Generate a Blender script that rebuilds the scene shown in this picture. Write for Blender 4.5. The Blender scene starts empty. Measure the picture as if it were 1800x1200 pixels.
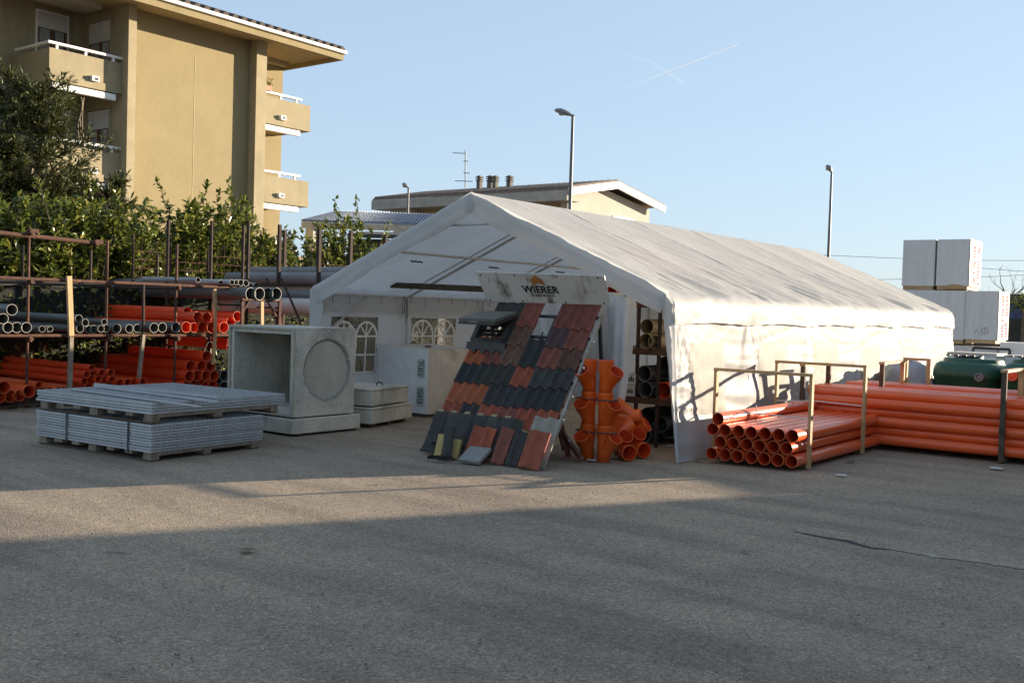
import bpy, bmesh, math, random
import numpy as np
from mathutils import Vector, Matrix, noise, Quaternion
rnd = random.Random(7)
rng = np.random.default_rng(11)
R = math.radians
SC = bpy.context.scene
COL = SC.collection

# ------------------------------------------------------------------ camera
# site axes: X = away from the tent's long wall, Y = along the tent, Z = up
F, PITCH, ROLL, YAW, EYE = 1800., .031, .030, .65, 1.65
_r, _f = np.array([1., 0, 0]), np.array([0, math.cos(PITCH), -math.sin(PITCH)])
_d = np.cross(_f, _r)
_r2, _d2 = math.cos(ROLL) * _r - math.sin(ROLL) * _d, math.sin(ROLL) * _r + math.cos(ROLL) * _d
_S = np.array([[math.cos(YAW), -math.sin(YAW), 0], [math.sin(YAW), math.cos(YAW), 0], [0, 0, 1.]])
CM = np.stack([_r2, _d2, _f]) @ _S.T
CAM = np.array([0, 0, EYE])
cam_d = bpy.data.cameras.new('camera')
cam_d.sensor_width = 36; cam_d.lens = 36 * F / 1800
cam_d.clip_end = 20000; cam_d.clip_start = .05
cam_o = bpy.data.objects.new('camera', cam_d); COL.objects.link(cam_o)
_m = Matrix.Identity(4)
for i in range(3):
    _m[i][0], _m[i][1], _m[i][2], _m[i][3] = CM[0][i], -CM[1][i], -CM[2][i], CAM[i]
cam_o.matrix_world = _m
SC.camera = cam_o

def ray(x, y): return CM.T @ np.array([(x - 900) / F, (y - 600) / F, 1])
def on_x(x, y, X): d = ray(x, y); return CAM + d * (X / d[0])
def on_y(x, y, Y): d = ray(x, y); return CAM + d * (Y / d[1])
def on_z(x, y, Z=0.): d = ray(x, y); return CAM + d * ((Z - EYE) / d[2])
def at_d(x, y, D): return CAM + ray(x, y) * D

# ------------------------------------------------------------------ sky, sun, exposure
SUN_AZ, SUN_EL = R(62), R(9.8)          # azimuth counted from +X towards +Y
w = bpy.data.worlds.new('World'); SC.world = w; w.use_nodes = True
nt = w.node_tree; bg = nt.nodes['Background']
sky = nt.nodes.new('ShaderNodeTexSky'); sky.sky_type = 'NISHITA'; sky.sun_disc = False
sky.sun_elevation = SUN_EL; sky.sun_rotation = math.pi / 2 - SUN_AZ
sky.air_density = 1.0; sky.dust_density = .6; sky.ozone_density = 1.6; sky.altitude = 100
gm = nt.nodes.new('ShaderNodeGamma'); gm.inputs[1].default_value = .29      # softer falloff from the sun side, all round
tn = nt.nodes.new('ShaderNodeMix'); tn.data_type = 'RGBA'; tn.blend_type = 'MULTIPLY'; tn.inputs[0].default_value = 1
tn.inputs[7].default_value = (.88, 1.06, 1.28, 1)
nt.links.new(sky.outputs[0], gm.inputs[0]); nt.links.new(gm.outputs[0], tn.inputs[6])
nt.links.new(tn.outputs[2], bg.inputs[0]); bg.inputs[1].default_value = .15
sd = bpy.data.lights.new('sun', 'SUN'); sd.energy = 4.3; sd.angle = R(.53); sd.color = (1., .85, .66)
so = bpy.data.objects.new('sun', sd); COL.objects.link(so)
SDIR = Vector((math.cos(SUN_AZ) * math.cos(SUN_EL), math.sin(SUN_AZ) * math.cos(SUN_EL), math.sin(SUN_EL)))
so.rotation_euler = SDIR.to_track_quat('Z', 'Y').to_euler()
so.location = SDIR * 60
SC.view_settings.view_transform = 'Standard'; SC.view_settings.look = 'None'
SC.view_settings.exposure = 1.7; SC.view_settings.gamma = 1
SC.view_settings.use_curve_mapping = False
SC.render.engine = 'CYCLES'
SC.cycles.max_bounces = 8; SC.cycles.transparent_max_bounces = 12

# ------------------------------------------------------------------ materials
MATS = {}
def mat(name, col, rough=.6, col2=None, nscale=6., namt=1., bump=0., bscale=60., metal=0., spec=.5, rand=0.,
        detail=6., stretch=(1, 1, 1), bstretch=(1, 1, 1), alpha=1., trans=0., coat=0., spots=None, contrast=(.35, .65)):
    if name in MATS: return MATS[name]
    m = bpy.data.materials.new(name); m.use_nodes = True
    n, l = m.node_tree.nodes, m.node_tree.links
    p = n['Principled BSDF']
    p.inputs['Roughness'].default_value = rough; p.inputs['Metallic'].default_value = metal
    p.inputs['Specular IOR Level'].default_value = spec; p.inputs['Alpha'].default_value = alpha
    p.inputs['Coat Weight'].default_value = coat
    tc = n.new('ShaderNodeTexCoord')
    def noisy(sc, st, det=detail, ro=.6):
        mp = n.new('ShaderNodeMapping'); mp.inputs['Scale'].default_value = st
        l.new(tc.outputs['Object'], mp.inputs[0])
        nz = n.new('ShaderNodeTexNoise'); nz.inputs['Scale'].default_value = sc; nz.inputs['Detail'].default_value = det
        nz.inputs['Roughness'].default_value = ro
        l.new(mp.outputs[0], nz.inputs[0]); return nz
    def mix(a, b, fac, mode='MIX'):
        x = n.new('ShaderNodeMix'); x.data_type = 'RGBA'; x.blend_type = mode
        for s, v in ((6, a), (7, b)):
            if isinstance(v, tuple): x.inputs[s].default_value = (*v, 1)
            else: l.new(v, x.inputs[s])
        if isinstance(fac, float): x.inputs[0].default_value = fac
        else: l.new(fac, x.inputs[0])
        return x.outputs[2]
    if col2 is None: col2 = tuple(c * .72 for c in col)
    nz = noisy(nscale, stretch)
    rp = n.new('ShaderNodeMapRange'); rp.inputs[1].default_value = contrast[0]; rp.inputs[2].default_value = contrast[1]
    rp.inputs[3].default_value = 0; rp.inputs[4].default_value = namt
    l.new(nz.outputs[0], rp.inputs[0])
    c = mix(col, col2, rp.outputs[0])
    if spots:
        for (scol, ssc, lo, hi, st) in spots:
            z2 = noisy(ssc, st)
            r2 = n.new('ShaderNodeMapRange'); r2.inputs[1].default_value = lo; r2.inputs[2].default_value = hi
            l.new(z2.outputs[0], r2.inputs[0]); c = mix(c, scol, r2.outputs[0])
    if rand:
        oi = n.new('ShaderNodeObjectInfo'); r3 = n.new('ShaderNodeMapRange')
        r3.inputs[3].default_value = 1 - rand; r3.inputs[4].default_value = 1 + rand
        l.new(oi.outputs['Random'], r3.inputs[0])
        hs = n.new('ShaderNodeHueSaturation'); l.new(c, hs.inputs['Color']); l.new(r3.outputs[0], hs.inputs['Value']); c = hs.outputs[0]
    l.new(c, p.inputs['Base Color'])
    if bump:
        bz = noisy(bscale, bstretch, 5.)
        b = n.new('ShaderNodeBump'); b.inputs['Strength'].default_value = bump; b.inputs['Distance'].default_value = .02
        l.new(bz.outputs[0], b.inputs['Height']); l.new(b.outputs[0], p.inputs['Normal'])
    if trans:
        t = n.new('ShaderNodeBsdfTranslucent'); l.new(c, t.inputs[0])
        mx = n.new('ShaderNodeMixShader'); mx.inputs[0].default_value = trans
        out = n['Material Output']
        l.new(p.outputs[0], mx.inputs[1]); l.new(t.outputs[0], mx.inputs[2]); l.new(mx.outputs[0], out.inputs[0])
    MATS[name] = m
    return m

# ------------------------------------------------------------------ mesh + object helpers
WM = {}
def world_of(p): return WM.get(p.name, Matrix.Identity(4))
def link(o, parent=None):
    COL.objects.link(o)
    if parent is not None:
        o.parent = parent
        o.matrix_parent_inverse = world_of(parent).inverted()
    WM[o.name] = o.matrix_basis.copy()
    return o
def tag(o, label=None, cat=None, group=None, kind=None):
    if label: o['label'] = label
    if cat: o['category'] = cat
    if group: o['group'] = group
    if kind: o['kind'] = kind
    return o
def thing(name, label, cat, loc=(0, 0, 0), group=None):
    o = bpy.data.objects.new(name, None); o.location = loc; o.empty_display_size = .2
    link(o); return tag(o, label, cat, group)

class MB:
    def __init__(s): s.v, s.f, s.mi, s.sm = [], [], [], []
    def add(s, vs, fs, mi=0, sm=False):
        o = len(s.v); s.v.extend([tuple(map(float, q)) for q in vs])
        for q in fs: s.f.append([o + i for i in q]); s.mi.append(mi); s.sm.append(sm)
        return s
    def box(s, lo, hi, mi=0, rot=None, at=None):
        (a, b, c), (d, e, g) = lo, hi
        vs = [Vector(q) for q in ((a, b, c), (d, b, c), (d, e, c), (a, e, c), (a, b, g), (d, b, g), (d, e, g), (a, e, g))]
        if rot is not None: vs = [rot @ q for q in vs]
        if at is not None: vs = [q + Vector(at) for q in vs]
        return s.add(vs, [(0, 3, 2, 1), (4, 5, 6, 7), (0, 1, 5, 4), (1, 2, 6, 5), (2, 3, 7, 6), (3, 0, 4, 7)], mi)
    def beam(s, p0, p1, wd, ht, mi=0, up=(0, 0, 1)):
        p0, p1 = Vector(p0), Vector(p1); d = (p1 - p0).normalized(); u = Vector(up)
        if abs(d.dot(u)) > .98: u = Vector((0, 1, 0))
        x = d.cross(u).normalized() * wd / 2; z = x.cross(d).normalized() * ht / 2
        vs = [p0 - x - z, p0 + x - z, p0 + x + z, p0 - x + z, p1 - x - z, p1 + x - z, p1 + x + z, p1 - x + z]
        return s.add(vs, [(0, 1, 2, 3), (7, 6, 5, 4), (0, 4, 5, 1), (1, 5, 6, 2), (2, 6, 7, 3), (3, 7, 4, 0)], mi)
    def tube(s, pts, r, n=8, mi=0, caps=True, radii=None):
        pts = [Vector(p) for p in pts]; k = len(pts); rings = []; prev = None
        for i, p in enumerate(pts):
            d = (pts[min(i + 1, k - 1)] - pts[max(i - 1, 0)]).normalized()
            u = Vector((0, 0, 1)) if abs(d.z) < .9 else Vector((1, 0, 0))
            if prev is not None: u = prev
            x = (u - d * u.dot(d)).normalized(); y = d.cross(x); prev = x
            rr = radii[i] if radii else r
            rings.append([p + (x * math.cos(2 * math.pi * j / n) + y * math.sin(2 * math.pi * j / n)) * rr for j in range(n)])
        vs = [q for g in rings for q in g]; fs = []
        for i in range(k - 1):
            for j in range(n):
                a, b = i * n + j, i * n + (j + 1) % n; fs.append((a, b, b + n, a + n))
        s.add(vs, fs, mi, n > 5)
        if caps: s.add(rings[0], [tuple(reversed(range(n)))], mi); s.add(rings[-1], [tuple(range(n))], mi)
        return s
    def lathe(s, prof, n=24, at=(0, 0, 0), rot=None, mi=0, sm=True):
        vs = []; at = Vector(at)
        for (r, z) in prof:
            for j in range(n):
                q = Vector((r * math.cos(2 * math.pi * j / n), r * math.sin(2 * math.pi * j / n), z))
                vs.append((rot @ q if rot is not None else q) + at)
        fs = []
        for i in range(len(prof) - 1):
            for j in range(n):
                a, b = i * n + j, i * n + (j + 1) % n; fs.append((a, b, b + n, a + n))
        return s.add(vs, fs, mi, sm)
    def prism(s, poly, off, mi=0):
        poly = [Vector(p) for p in poly]; off = Vector(off); k = len(poly)
        vs = poly + [p + off for p in poly]
        fs = [tuple(reversed(range(k))), tuple(range(k, 2 * k))] + [(i, (i + 1) % k, (i + 1) % k + k, i + k) for i in range(k)]
        return s.add(vs, fs, mi)
    def mesh(s, name, mats):
        me = bpy.data.meshes.new(name); me.from_pydata(s.v, [], s.f); me.update()
        for m in (mats if isinstance(mats, (list, tuple)) else [mats]): me.materials.append(m)
        me.polygons.foreach_set('material_index', s.mi); me.polygons.foreach_set('use_smooth', s.sm)
        return me
    def build(s, name, mats, parent=None, bevel=0.):
        o = bpy.data.objects.new(name, s.mesh(name, mats)); link(o, parent)
        if bevel:
            b = o.modifiers.new('bevel', 'BEVEL'); b.width = bevel; b.segments = 2; b.limit_method = 'ANGLE'
        return o
def bx(name, lo, hi, m, parent=None, bevel=0.): return MB().box(lo, hi).build(name, m, parent, bevel)
def inst(name, me, parent, M):
    o = bpy.data.objects.new(name, me); o.matrix_basis = M
    return link(o, parent)
def basis(x, y, z, o):
    m = Matrix.Identity(4)
    for i in range(3): m[i][0], m[i][1], m[i][2], m[i][3] = x[i], y[i], z[i], o[i]
    return m
def nz(x, y, z=0., o=4): return noise.fractal(Vector((x, y, z)), 1., 2., o)
ORD = ['first', 'second', 'third', 'fourth', 'fifth', 'sixth', 'seventh', 'eighth', 'ninth', 'tenth', 'eleventh', 'twelfth',
       'thirteenth', 'fourteenth', 'fifteenth', 'sixteenth', 'seventeenth', 'eighteenth', 'nineteenth', 'twentieth']

# palette
stucco = mat('stucco', (.285, .226, .114), .9, (.255, .20, .10), 1.3, .8, .7, 45, spots=[((.215, .165, .08), .8, .55, .8, (1, 1, .12)), ((.33, .27, .14), 2.4, .62, .8, (1, 1, .3))])
stucco_pale = mat('pale_stucco', (.33, .275, .165), .9, (.28, .232, .14), 2, .8, .7, 50, spots=[((.20, .165, .10), 1.5, .55, .8, (1, 1, .2))])
stucco_grey = mat('stucco_grey', (.36, .30, .18), .9, (.30, .25, .15), 1.8, .8, .7, 50, spots=[((.22, .185, .115), 1.1, .55, .8, (1, 1, .15))])
soffit_m = mat('soffit_paint', (.46, .34, .17), .85, (.40, .30, .15), 2)
white_p = mat('white_paint', (.80, .78, .74), .45, (.70, .68, .64), 3)
shutter_m = mat('shutter_plastic', (.62, .60, .55), .5, (.52, .50, .45), 4)
brown_wood = mat('brown_window_wood', (.17, .07, .03), .55, (.11, .045, .02), 9, stretch=(6, 6, 1))
glass_dk = mat('window_glass', (.02, .022, .025), .06, (.03, .033, .036), 2, spec=.8)
curtain_m = mat('curtain', (.34, .33, .31), .9, (.24, .23, .22), 14, stretch=(4, 4, .2))
rooftile_dk = mat('dark_roof_tile', (.055, .038, .03), .8, (.09, .06, .045), 5)
tarp = mat('white_tarpaulin', (.61, .61, .60), .52, (.57, .57, .56), .9, .7, .12, 26., trans=.44, spec=.13, bstretch=(1, 1, 1),
           spots=[((.60, .57, .52), .9, .62, .85, (1, 1, 3.))])
tarp_roof = mat('roof_tarpaulin', (.74, .71, .665), .5, (.64, .615, .575), 1.1, .8, .45, 8., trans=.46, bstretch=(1.2, 3.5, 1.2),
                spots=[((.56, .54, .50), 1.4, .60, .85, (.5, 2.5, .5))])
tarp_in = mat('gathered_tarpaulin', (.74, .72, .70), .55, (.62, .60, .58), 2, trans=.15, bump=.3, bscale=8, bstretch=(3, 3, .4))
pvc_win = mat('sunlit_window_sheet', (.47, .46, .415), .6, (.42, .41, .37), 3, spec=.06, bump=.12, bscale=6, trans=.25)  # pale cream paints in the sunlit look of the clear tent windows
pvc_dark = mat('shaded_window_film', (.09, .095, .095), .12, (.05, .055, .055), 3, spec=.6, alpha=.78)  # dark tint paints in the gloom seen through the same clear windows
steel_w = mat('white_steel_tube', (.50, .50, .48), .45, (.38, .37, .34), 6)
rust = mat('rusty_steel', (.11, .042, .020), .85, (.05, .022, .013), 14, 1., .5, 60, spots=[((.17, .075, .032), 9, .58, .75, (1, 1, 1))])
rust_dk = mat('dark_rusty_steel', (.045, .024, .016), .85, (.028, .016, .012), 12, 1., .4, 60)
wood_new = mat('pale_wood', (.50, .34, .17), .7, (.38, .24, .11), 7, 1., .3, 40, stretch=(4, 4, 1), rand=.12)
wood_old = mat('weathered_wood', (.27, .22, .16), .85, (.16, .125, .09), 8, 1., .5, 40, stretch=(3, 3, 1), rand=.15)
wood_dk = mat('dark_wood', (.10, .07, .045), .85, (.06, .042, .028), 8, 1., .4, 40)
orange_m = mat('orange_pvc', (.78, .118, .026), .28, (.68, .095, .022), 3, .8, rand=.14, spots=[((.66, .22, .12), 3, .52, .76, (.25, 2, 2)), ((.30, .055, .02), 9, .64, .74, (.4, 2, 2))])
orange_rim = mat('orange_pvc_cut_edge', (.66, .17, .06), .5, (.60, .14, .05), 6)
orange_in = mat('orange_pvc_inside', (.68, .072, .018), .45, (.58, .058, .015), 4)
orange_red = mat('orange_red_pvc', (.80, .074, .018), .36, (.68, .058, .015), 3, .8, rand=.10)
orange_fit = mat('orange_fitting_pvc', (.82, .135, .018), .3, (.72, .11, .016), 4, rand=.06)
grey_m = mat('grey_pvc', (.105, .108, .102), .45, (.075, .078, .075), 3, rand=.2, spots=[((.16, .155, .135), 4, .55, .75, (.3, 2, 2))])
grey_lt = mat('light_grey_pvc', (.36, .36, .35), .45, (.28, .28, .27), 3, rand=.12)
grey_rim = mat('pale_pipe_rim', (.56, .53, .46), .5, (.48, .45, .38), 5)
grey_in = mat('pipe_inside', (.11, .112, .098), .6, (.07, .072, .064), 4)
grey_big = mat('bluish_grey_pipe', (.20, .205, .21), .5, (.15, .155, .16), 2, rand=.1)
white_pipe = mat('white_pipe', (.62, .57, .52), .5, (.54, .48, .42), 3)
beige_m = mat('beige_pvc', (.55, .43, .27), .5, (.47, .36, .22), 4)
concrete = mat('grey_concrete', (.64, .595, .495), .92, (.47, .44, .365), 3.0, 1., .7, 70,
               spots=[((.27, .26, .22), 2.6, .54, .72, (1, 1, .5)), ((.66, .64, .58), 24, .58, .66, (1, 1, 1)), ((.20, .19, .16), 34, .61, .67, (1, 1, 1))])
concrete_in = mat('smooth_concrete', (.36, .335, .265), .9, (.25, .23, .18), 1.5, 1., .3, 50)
concrete_yel = mat('stained_concrete', (.46, .41, .31), .92, (.36, .33, .26), 4, 1., .5, 70)
galv = mat('galvanised_steel', (.54, .55, .555), .5, (.46, .465, .47), 5, 1., .12, 60, metal=.35, rand=.12)
galv_flat = mat('galvanised_bar', (.50, .50, .50), .5, (.40, .40, .40), 9, metal=.5)
strap_m = mat('dark_strap', (.05, .05, .05), .5)
strap_w = mat('white_strap', (.70, .66, .62), .5)
wrap_m = mat('white_wrapped_pack', (.74, .73, .72), .3, (.66, .65, .63), 2, bump=.35, bscale=5, bstretch=(1, 1, 2.5))
wrap_film = mat('cloudy_wrap_film', (.60, .55, .48), .3, (.48, .43, .36), 3, bump=.6, bscale=7, bstretch=(3, 3, .6))
block_m = mat('grey_block', (.60, .60, .60), .85, (.52, .52, .52), 2.5, .8, .2, 30, stretch=(5, 5, .4))
block_wrap = mat('block_wrap_film', (.50, .46, .42), .4, (.42, .38, .34), 4, bump=.2, bscale=9, spec=.15)
red_print = mat('red_print', (.34, .03, .025), .8, (.30, .05, .045), 5, spec=.05)
purple_print = mat('purple_print', (.20, .03, .12), .8, spec=.05)
green_t = mat('green_plastic', (.018, .085, .045), .45, (.013, .065, .034), 3, spots=[((.06, .13, .08), 5, .6, .9, (1, 1, .4))])
black_p = mat('black_plastic', (.02, .02, .02), .5)
black_paint = mat('black_painted_steel', (.025, .03, .032), .5, (.04, .04, .038), 7)
sign_m = mat('sign_board', (.60, .55, .475), .55, (.54, .49, .42), 2.5, .8,
             spots=[((.16, .135, .09), 9, .56, .70, (1, 1, .09)), ((.33, .28, .20), 3.2, .56, .75, (1, 1, .25))])
ink = mat('black_ink', (.012, .014, .02), .5)
emblem_m = mat('orange_ink', (.42, .16, .03), .5)
asphalt = None
# ------------------------------------------------------------------ ground
def asphalt_mat():
    m = bpy.data.materials.new('asphalt'); m.use_nodes = True
    n, l = m.node_tree.nodes, m.node_tree.links; p = n['Principled BSDF']
    tc = n.new('ShaderNodeTexCoord')
    def N(sc, det, ro=.6):
        z = n.new('ShaderNodeTexNoise'); z.inputs['Scale'].default_value = sc; z.inputs['Detail'].default_value = det
        z.inputs['Roughness'].default_value = ro; l.new(tc.outputs['Object'], z.inputs[0]); return z.outputs[0]
    def ramp(src, stops):
        r = n.new('ShaderNodeValToRGB'); e = r.color_ramp.elements
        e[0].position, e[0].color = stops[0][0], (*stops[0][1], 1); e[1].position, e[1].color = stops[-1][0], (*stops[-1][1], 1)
        for q, c in stops[1:-1]: k = e.new(q); k.color = (*c, 1)
        l.new(src, r.inputs[0]); return r.outputs[0]
    def mix(a, b, fac, mode='MIX'):
        x = n.new('ShaderNodeMix'); x.data_type = 'RGBA'; x.blend_type = mode; l.new(a, x.inputs[6]); l.new(b, x.inputs[7])
        if isinstance(fac, float): x.inputs[0].default_value = fac
        else: l.new(fac, x.inputs[0])
        return x.outputs[2]
    vo = n.new('ShaderNodeTexVoronoi'); vo.inputs['Scale'].default_value = 105; vo.inputs['Randomness'].default_value = 1
    l.new(tc.outputs['Object'], vo.inputs[0])
    sp = n.new('ShaderNodeSeparateColor'); l.new(vo.outputs['Color'], sp.inputs[0])
    stones = ramp(sp.outputs[0], [(0, (.155, .122, .09)), (.35, (.24, .19, .141)), (.7, (.335, .265, .197)), (.93, (.44, .35, .26)), (1, (.58, .47, .355))])
    vo2 = n.new('ShaderNodeTexVoronoi'); vo2.inputs['Scale'].default_value = 48
    l.new(tc.outputs['Object'], vo2.inputs[0])
    sp2 = n.new('ShaderNodeSeparateColor'); l.new(vo2.outputs['Color'], sp2.inputs[0])
    st2 = ramp(sp2.outputs[1], [(0, (.16, .123, .087)), (.5, (.27, .208, .149)), (1, (.42, .325, .232))])
    c = mix(stones, st2, .4)
    big = ramp(N(.35, 5), [(.3, (.80, .80, .82)), (.7, (1.14, 1.12, 1.08))])
    c = mix(c, big, 1.0, 'MULTIPLY')
    mid = ramp(N(1.7, 6, .7), [(.32, (.92, .92, .93)), (.6, (1.02, 1.02, 1.01)), (.8, (1.09, 1.08, 1.07))])
    c = mix(c, mid, 1.0, 'MULTIPLY')
    mpn = n.new('ShaderNodeMapping'); mpn.inputs['Rotation'].default_value = (0, 0, .5); mpn.inputs['Scale'].default_value = (.35, 2.2, 1); l.new(tc.outputs['Object'], mpn.inputs[0])
    tz = n.new('ShaderNodeTexNoise'); tz.inputs['Scale'].default_value = 1.0; tz.inputs['Detail'].default_value = 4; l.new(mpn.outputs[0], tz.inputs[0])
    c = mix(c, ramp(tz.outputs[0], [(.36, (.80, .80, .81)), (.5, (1, 1, 1)), (.68, (1.14, 1.13, 1.11))]), 1., 'MULTIPLY')
    c = mix(c, ramp(N(2.6, 3, .5), [(.22, (.55, .55, .56)), (.30, (1, 1, 1)), (1, (1, 1, 1))]), 1., 'MULTIPLY')
    l.new(c, p.inputs['Base Color']); p.inputs['Roughness'].default_value = .9
    p.inputs['Specular IOR Level'].default_value = .3
    b = n.new('ShaderNodeBump'); b.inputs['Strength'].default_value = .6; b.inputs['Distance'].default_value = .005
    inv = n.new('ShaderNodeMath'); inv.operation = 'SUBTRACT'; inv.inputs[0].default_value = 1.; l.new(vo.outputs['Distance'], inv.inputs[1])
    l.new(inv.outputs[0], b.inputs['Height'])
    b2 = n.new('ShaderNodeBump'); b2.inputs['Strength'].default_value = .12; b2.inputs['Distance'].default_value = .05
    l.new(N(3.5, 5), b2.inputs['Height']); l.new(b.outputs[0], b2.inputs['Normal']); l.new(b2.outputs[0], p.inputs['Normal'])
    return m
asphalt = asphalt_mat()
# one sheet to the horizon, finer near the yard
def grid_ground():
    ax = np.concatenate([[-3000, -600, -150, -60], np.linspace(-26, 12, 77), [40, 150, 600, 3000]])
    ay = np.concatenate([[-3000, -600, -120, -20], np.linspace(-6, 30, 73), [60, 150, 600, 3000]])
    v = []
    for y in ay:
        for x in ax:
            near = max(0., 1 - max(0, abs(x + 7) - 14) / 6) * max(0., 1 - max(0, abs(y - 9) - 13) / 6)
            v.append((x, y, 0.))
    k = len(ax)
    f = [(j * k + i, j * k + i + 1, (j + 1) * k + i + 1, (j + 1) * k + i) for j in range(len(ay) - 1) for i in range(k - 1)]
    me = bpy.data.meshes.new('ground'); me.from_pydata(v, [], f); me.materials.append(asphalt)
    me.polygons.foreach_set('use_smooth', [True] * len(f))
    o = bpy.data.objects.new('ground', me); link(o); tag(o, kind='structure')
grid_ground()
# worn groove and the pale patch that continues it, on the right of the yard
def strip(name, pix, widths, z, m, seed):
    pts = [on_z(x, y) for x, y in pix]; mb = MB(); L = []
    for i in range(len(pts) - 1):
        for t in np.linspace(0, 1, 13)[:12 if i < len(pts) - 2 else 13]:
            p = pts[i] * (1 - t) + pts[i + 1] * t; ww = widths[i] * (1 - t) + widths[i + 1] * t
            d = pts[i + 1] - pts[i]; d /= np.linalg.norm(d); q = np.array([-d[1], d[0], 0])
            k = len(L); a = ww * max(.25, .5 + .5 * nz(k * .75, seed)); b = ww * max(.25, .5 + .5 * nz(k * .8, seed + 9))
            L.append((p + q * a, p - q * b))
    vs = []
    for a, b in L: vs += [(q[0], q[1], z) for q in (a, b)]
    mb.add(vs, [(2 * i, 2 * i + 1, 2 * i + 3, 2 * i + 2) for i in range(len(L) - 1)])
    return tag(mb.build(name, m), kind='structure')
dark_tar = mat('dark_tar', (.035, .035, .035), .95, (.07, .07, .068), 30, 1., .8, 80)
pale_patch = mat('pale_asphalt_patch', (.40, .335, .26), .95, (.25, .21, .16), 9, 1., .5, 90)
strip('road_crack', [(1395, 934), (1440, 943), (1490, 951), (1530, 963), (1572, 966)], [.015, .045, .06, .035, .012], .004, dark_tar, 3)
strip('road_patch', [(1568, 965), (1640, 976), (1720, 986), (1815, 1000)], [.05, .11, .10, .12], .0045, pale_patch, 8)
# bare earth under the pipe racks along the hedge
earth = mat('earth', (.10, .085, .06), .95, (.05, .042, .03), 4, 1., 1., 40, spots=[((.20, .15, .08), 18, .6, .7, (1, 1, 1))])
mb = MB(); vs = []
for i in range(60):
    y = -4 + i * .5
    vs += [(-15.0 + .35 * nz(y * .6, 2), y, .018), (-24, y, .06)]
mb.add(vs, [(2 * i, 2 * i + 2, 2 * i + 3, 2 * i + 1) for i in range(59)])
tag(mb.build('ground_strip', earth), kind='structure')
# fallen leaves along its edge
mb = MB()
for i in range(900):
    y = rnd.uniform(5, 11.5); x = -14.6 + rnd.gauss(0, .33) - (.2 if y > 8 else 0)
    a = rnd.uniform(0, 6.3); s = rnd.uniform(.018, .05); t = rnd.uniform(.2, .5); z = .024 + rnd.uniform(0, .02)
    c, e = math.cos(a), math.sin(a)
    mb.add([(x - c * s, y - e * s, z), (x - e * s * t, y + c * s * t, z + .01), (x + c * s, y + e * s, z + rnd.uniform(0, .02)), (x + e * s * t, y - c * s * t, z + .006)], [(0, 1, 2, 3)])
tag(mb.build('fallen_leaves', mat('dry_leaf', (.28, .19, .08), .8, (.14, .09, .04), 20)), kind='stuff')

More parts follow.
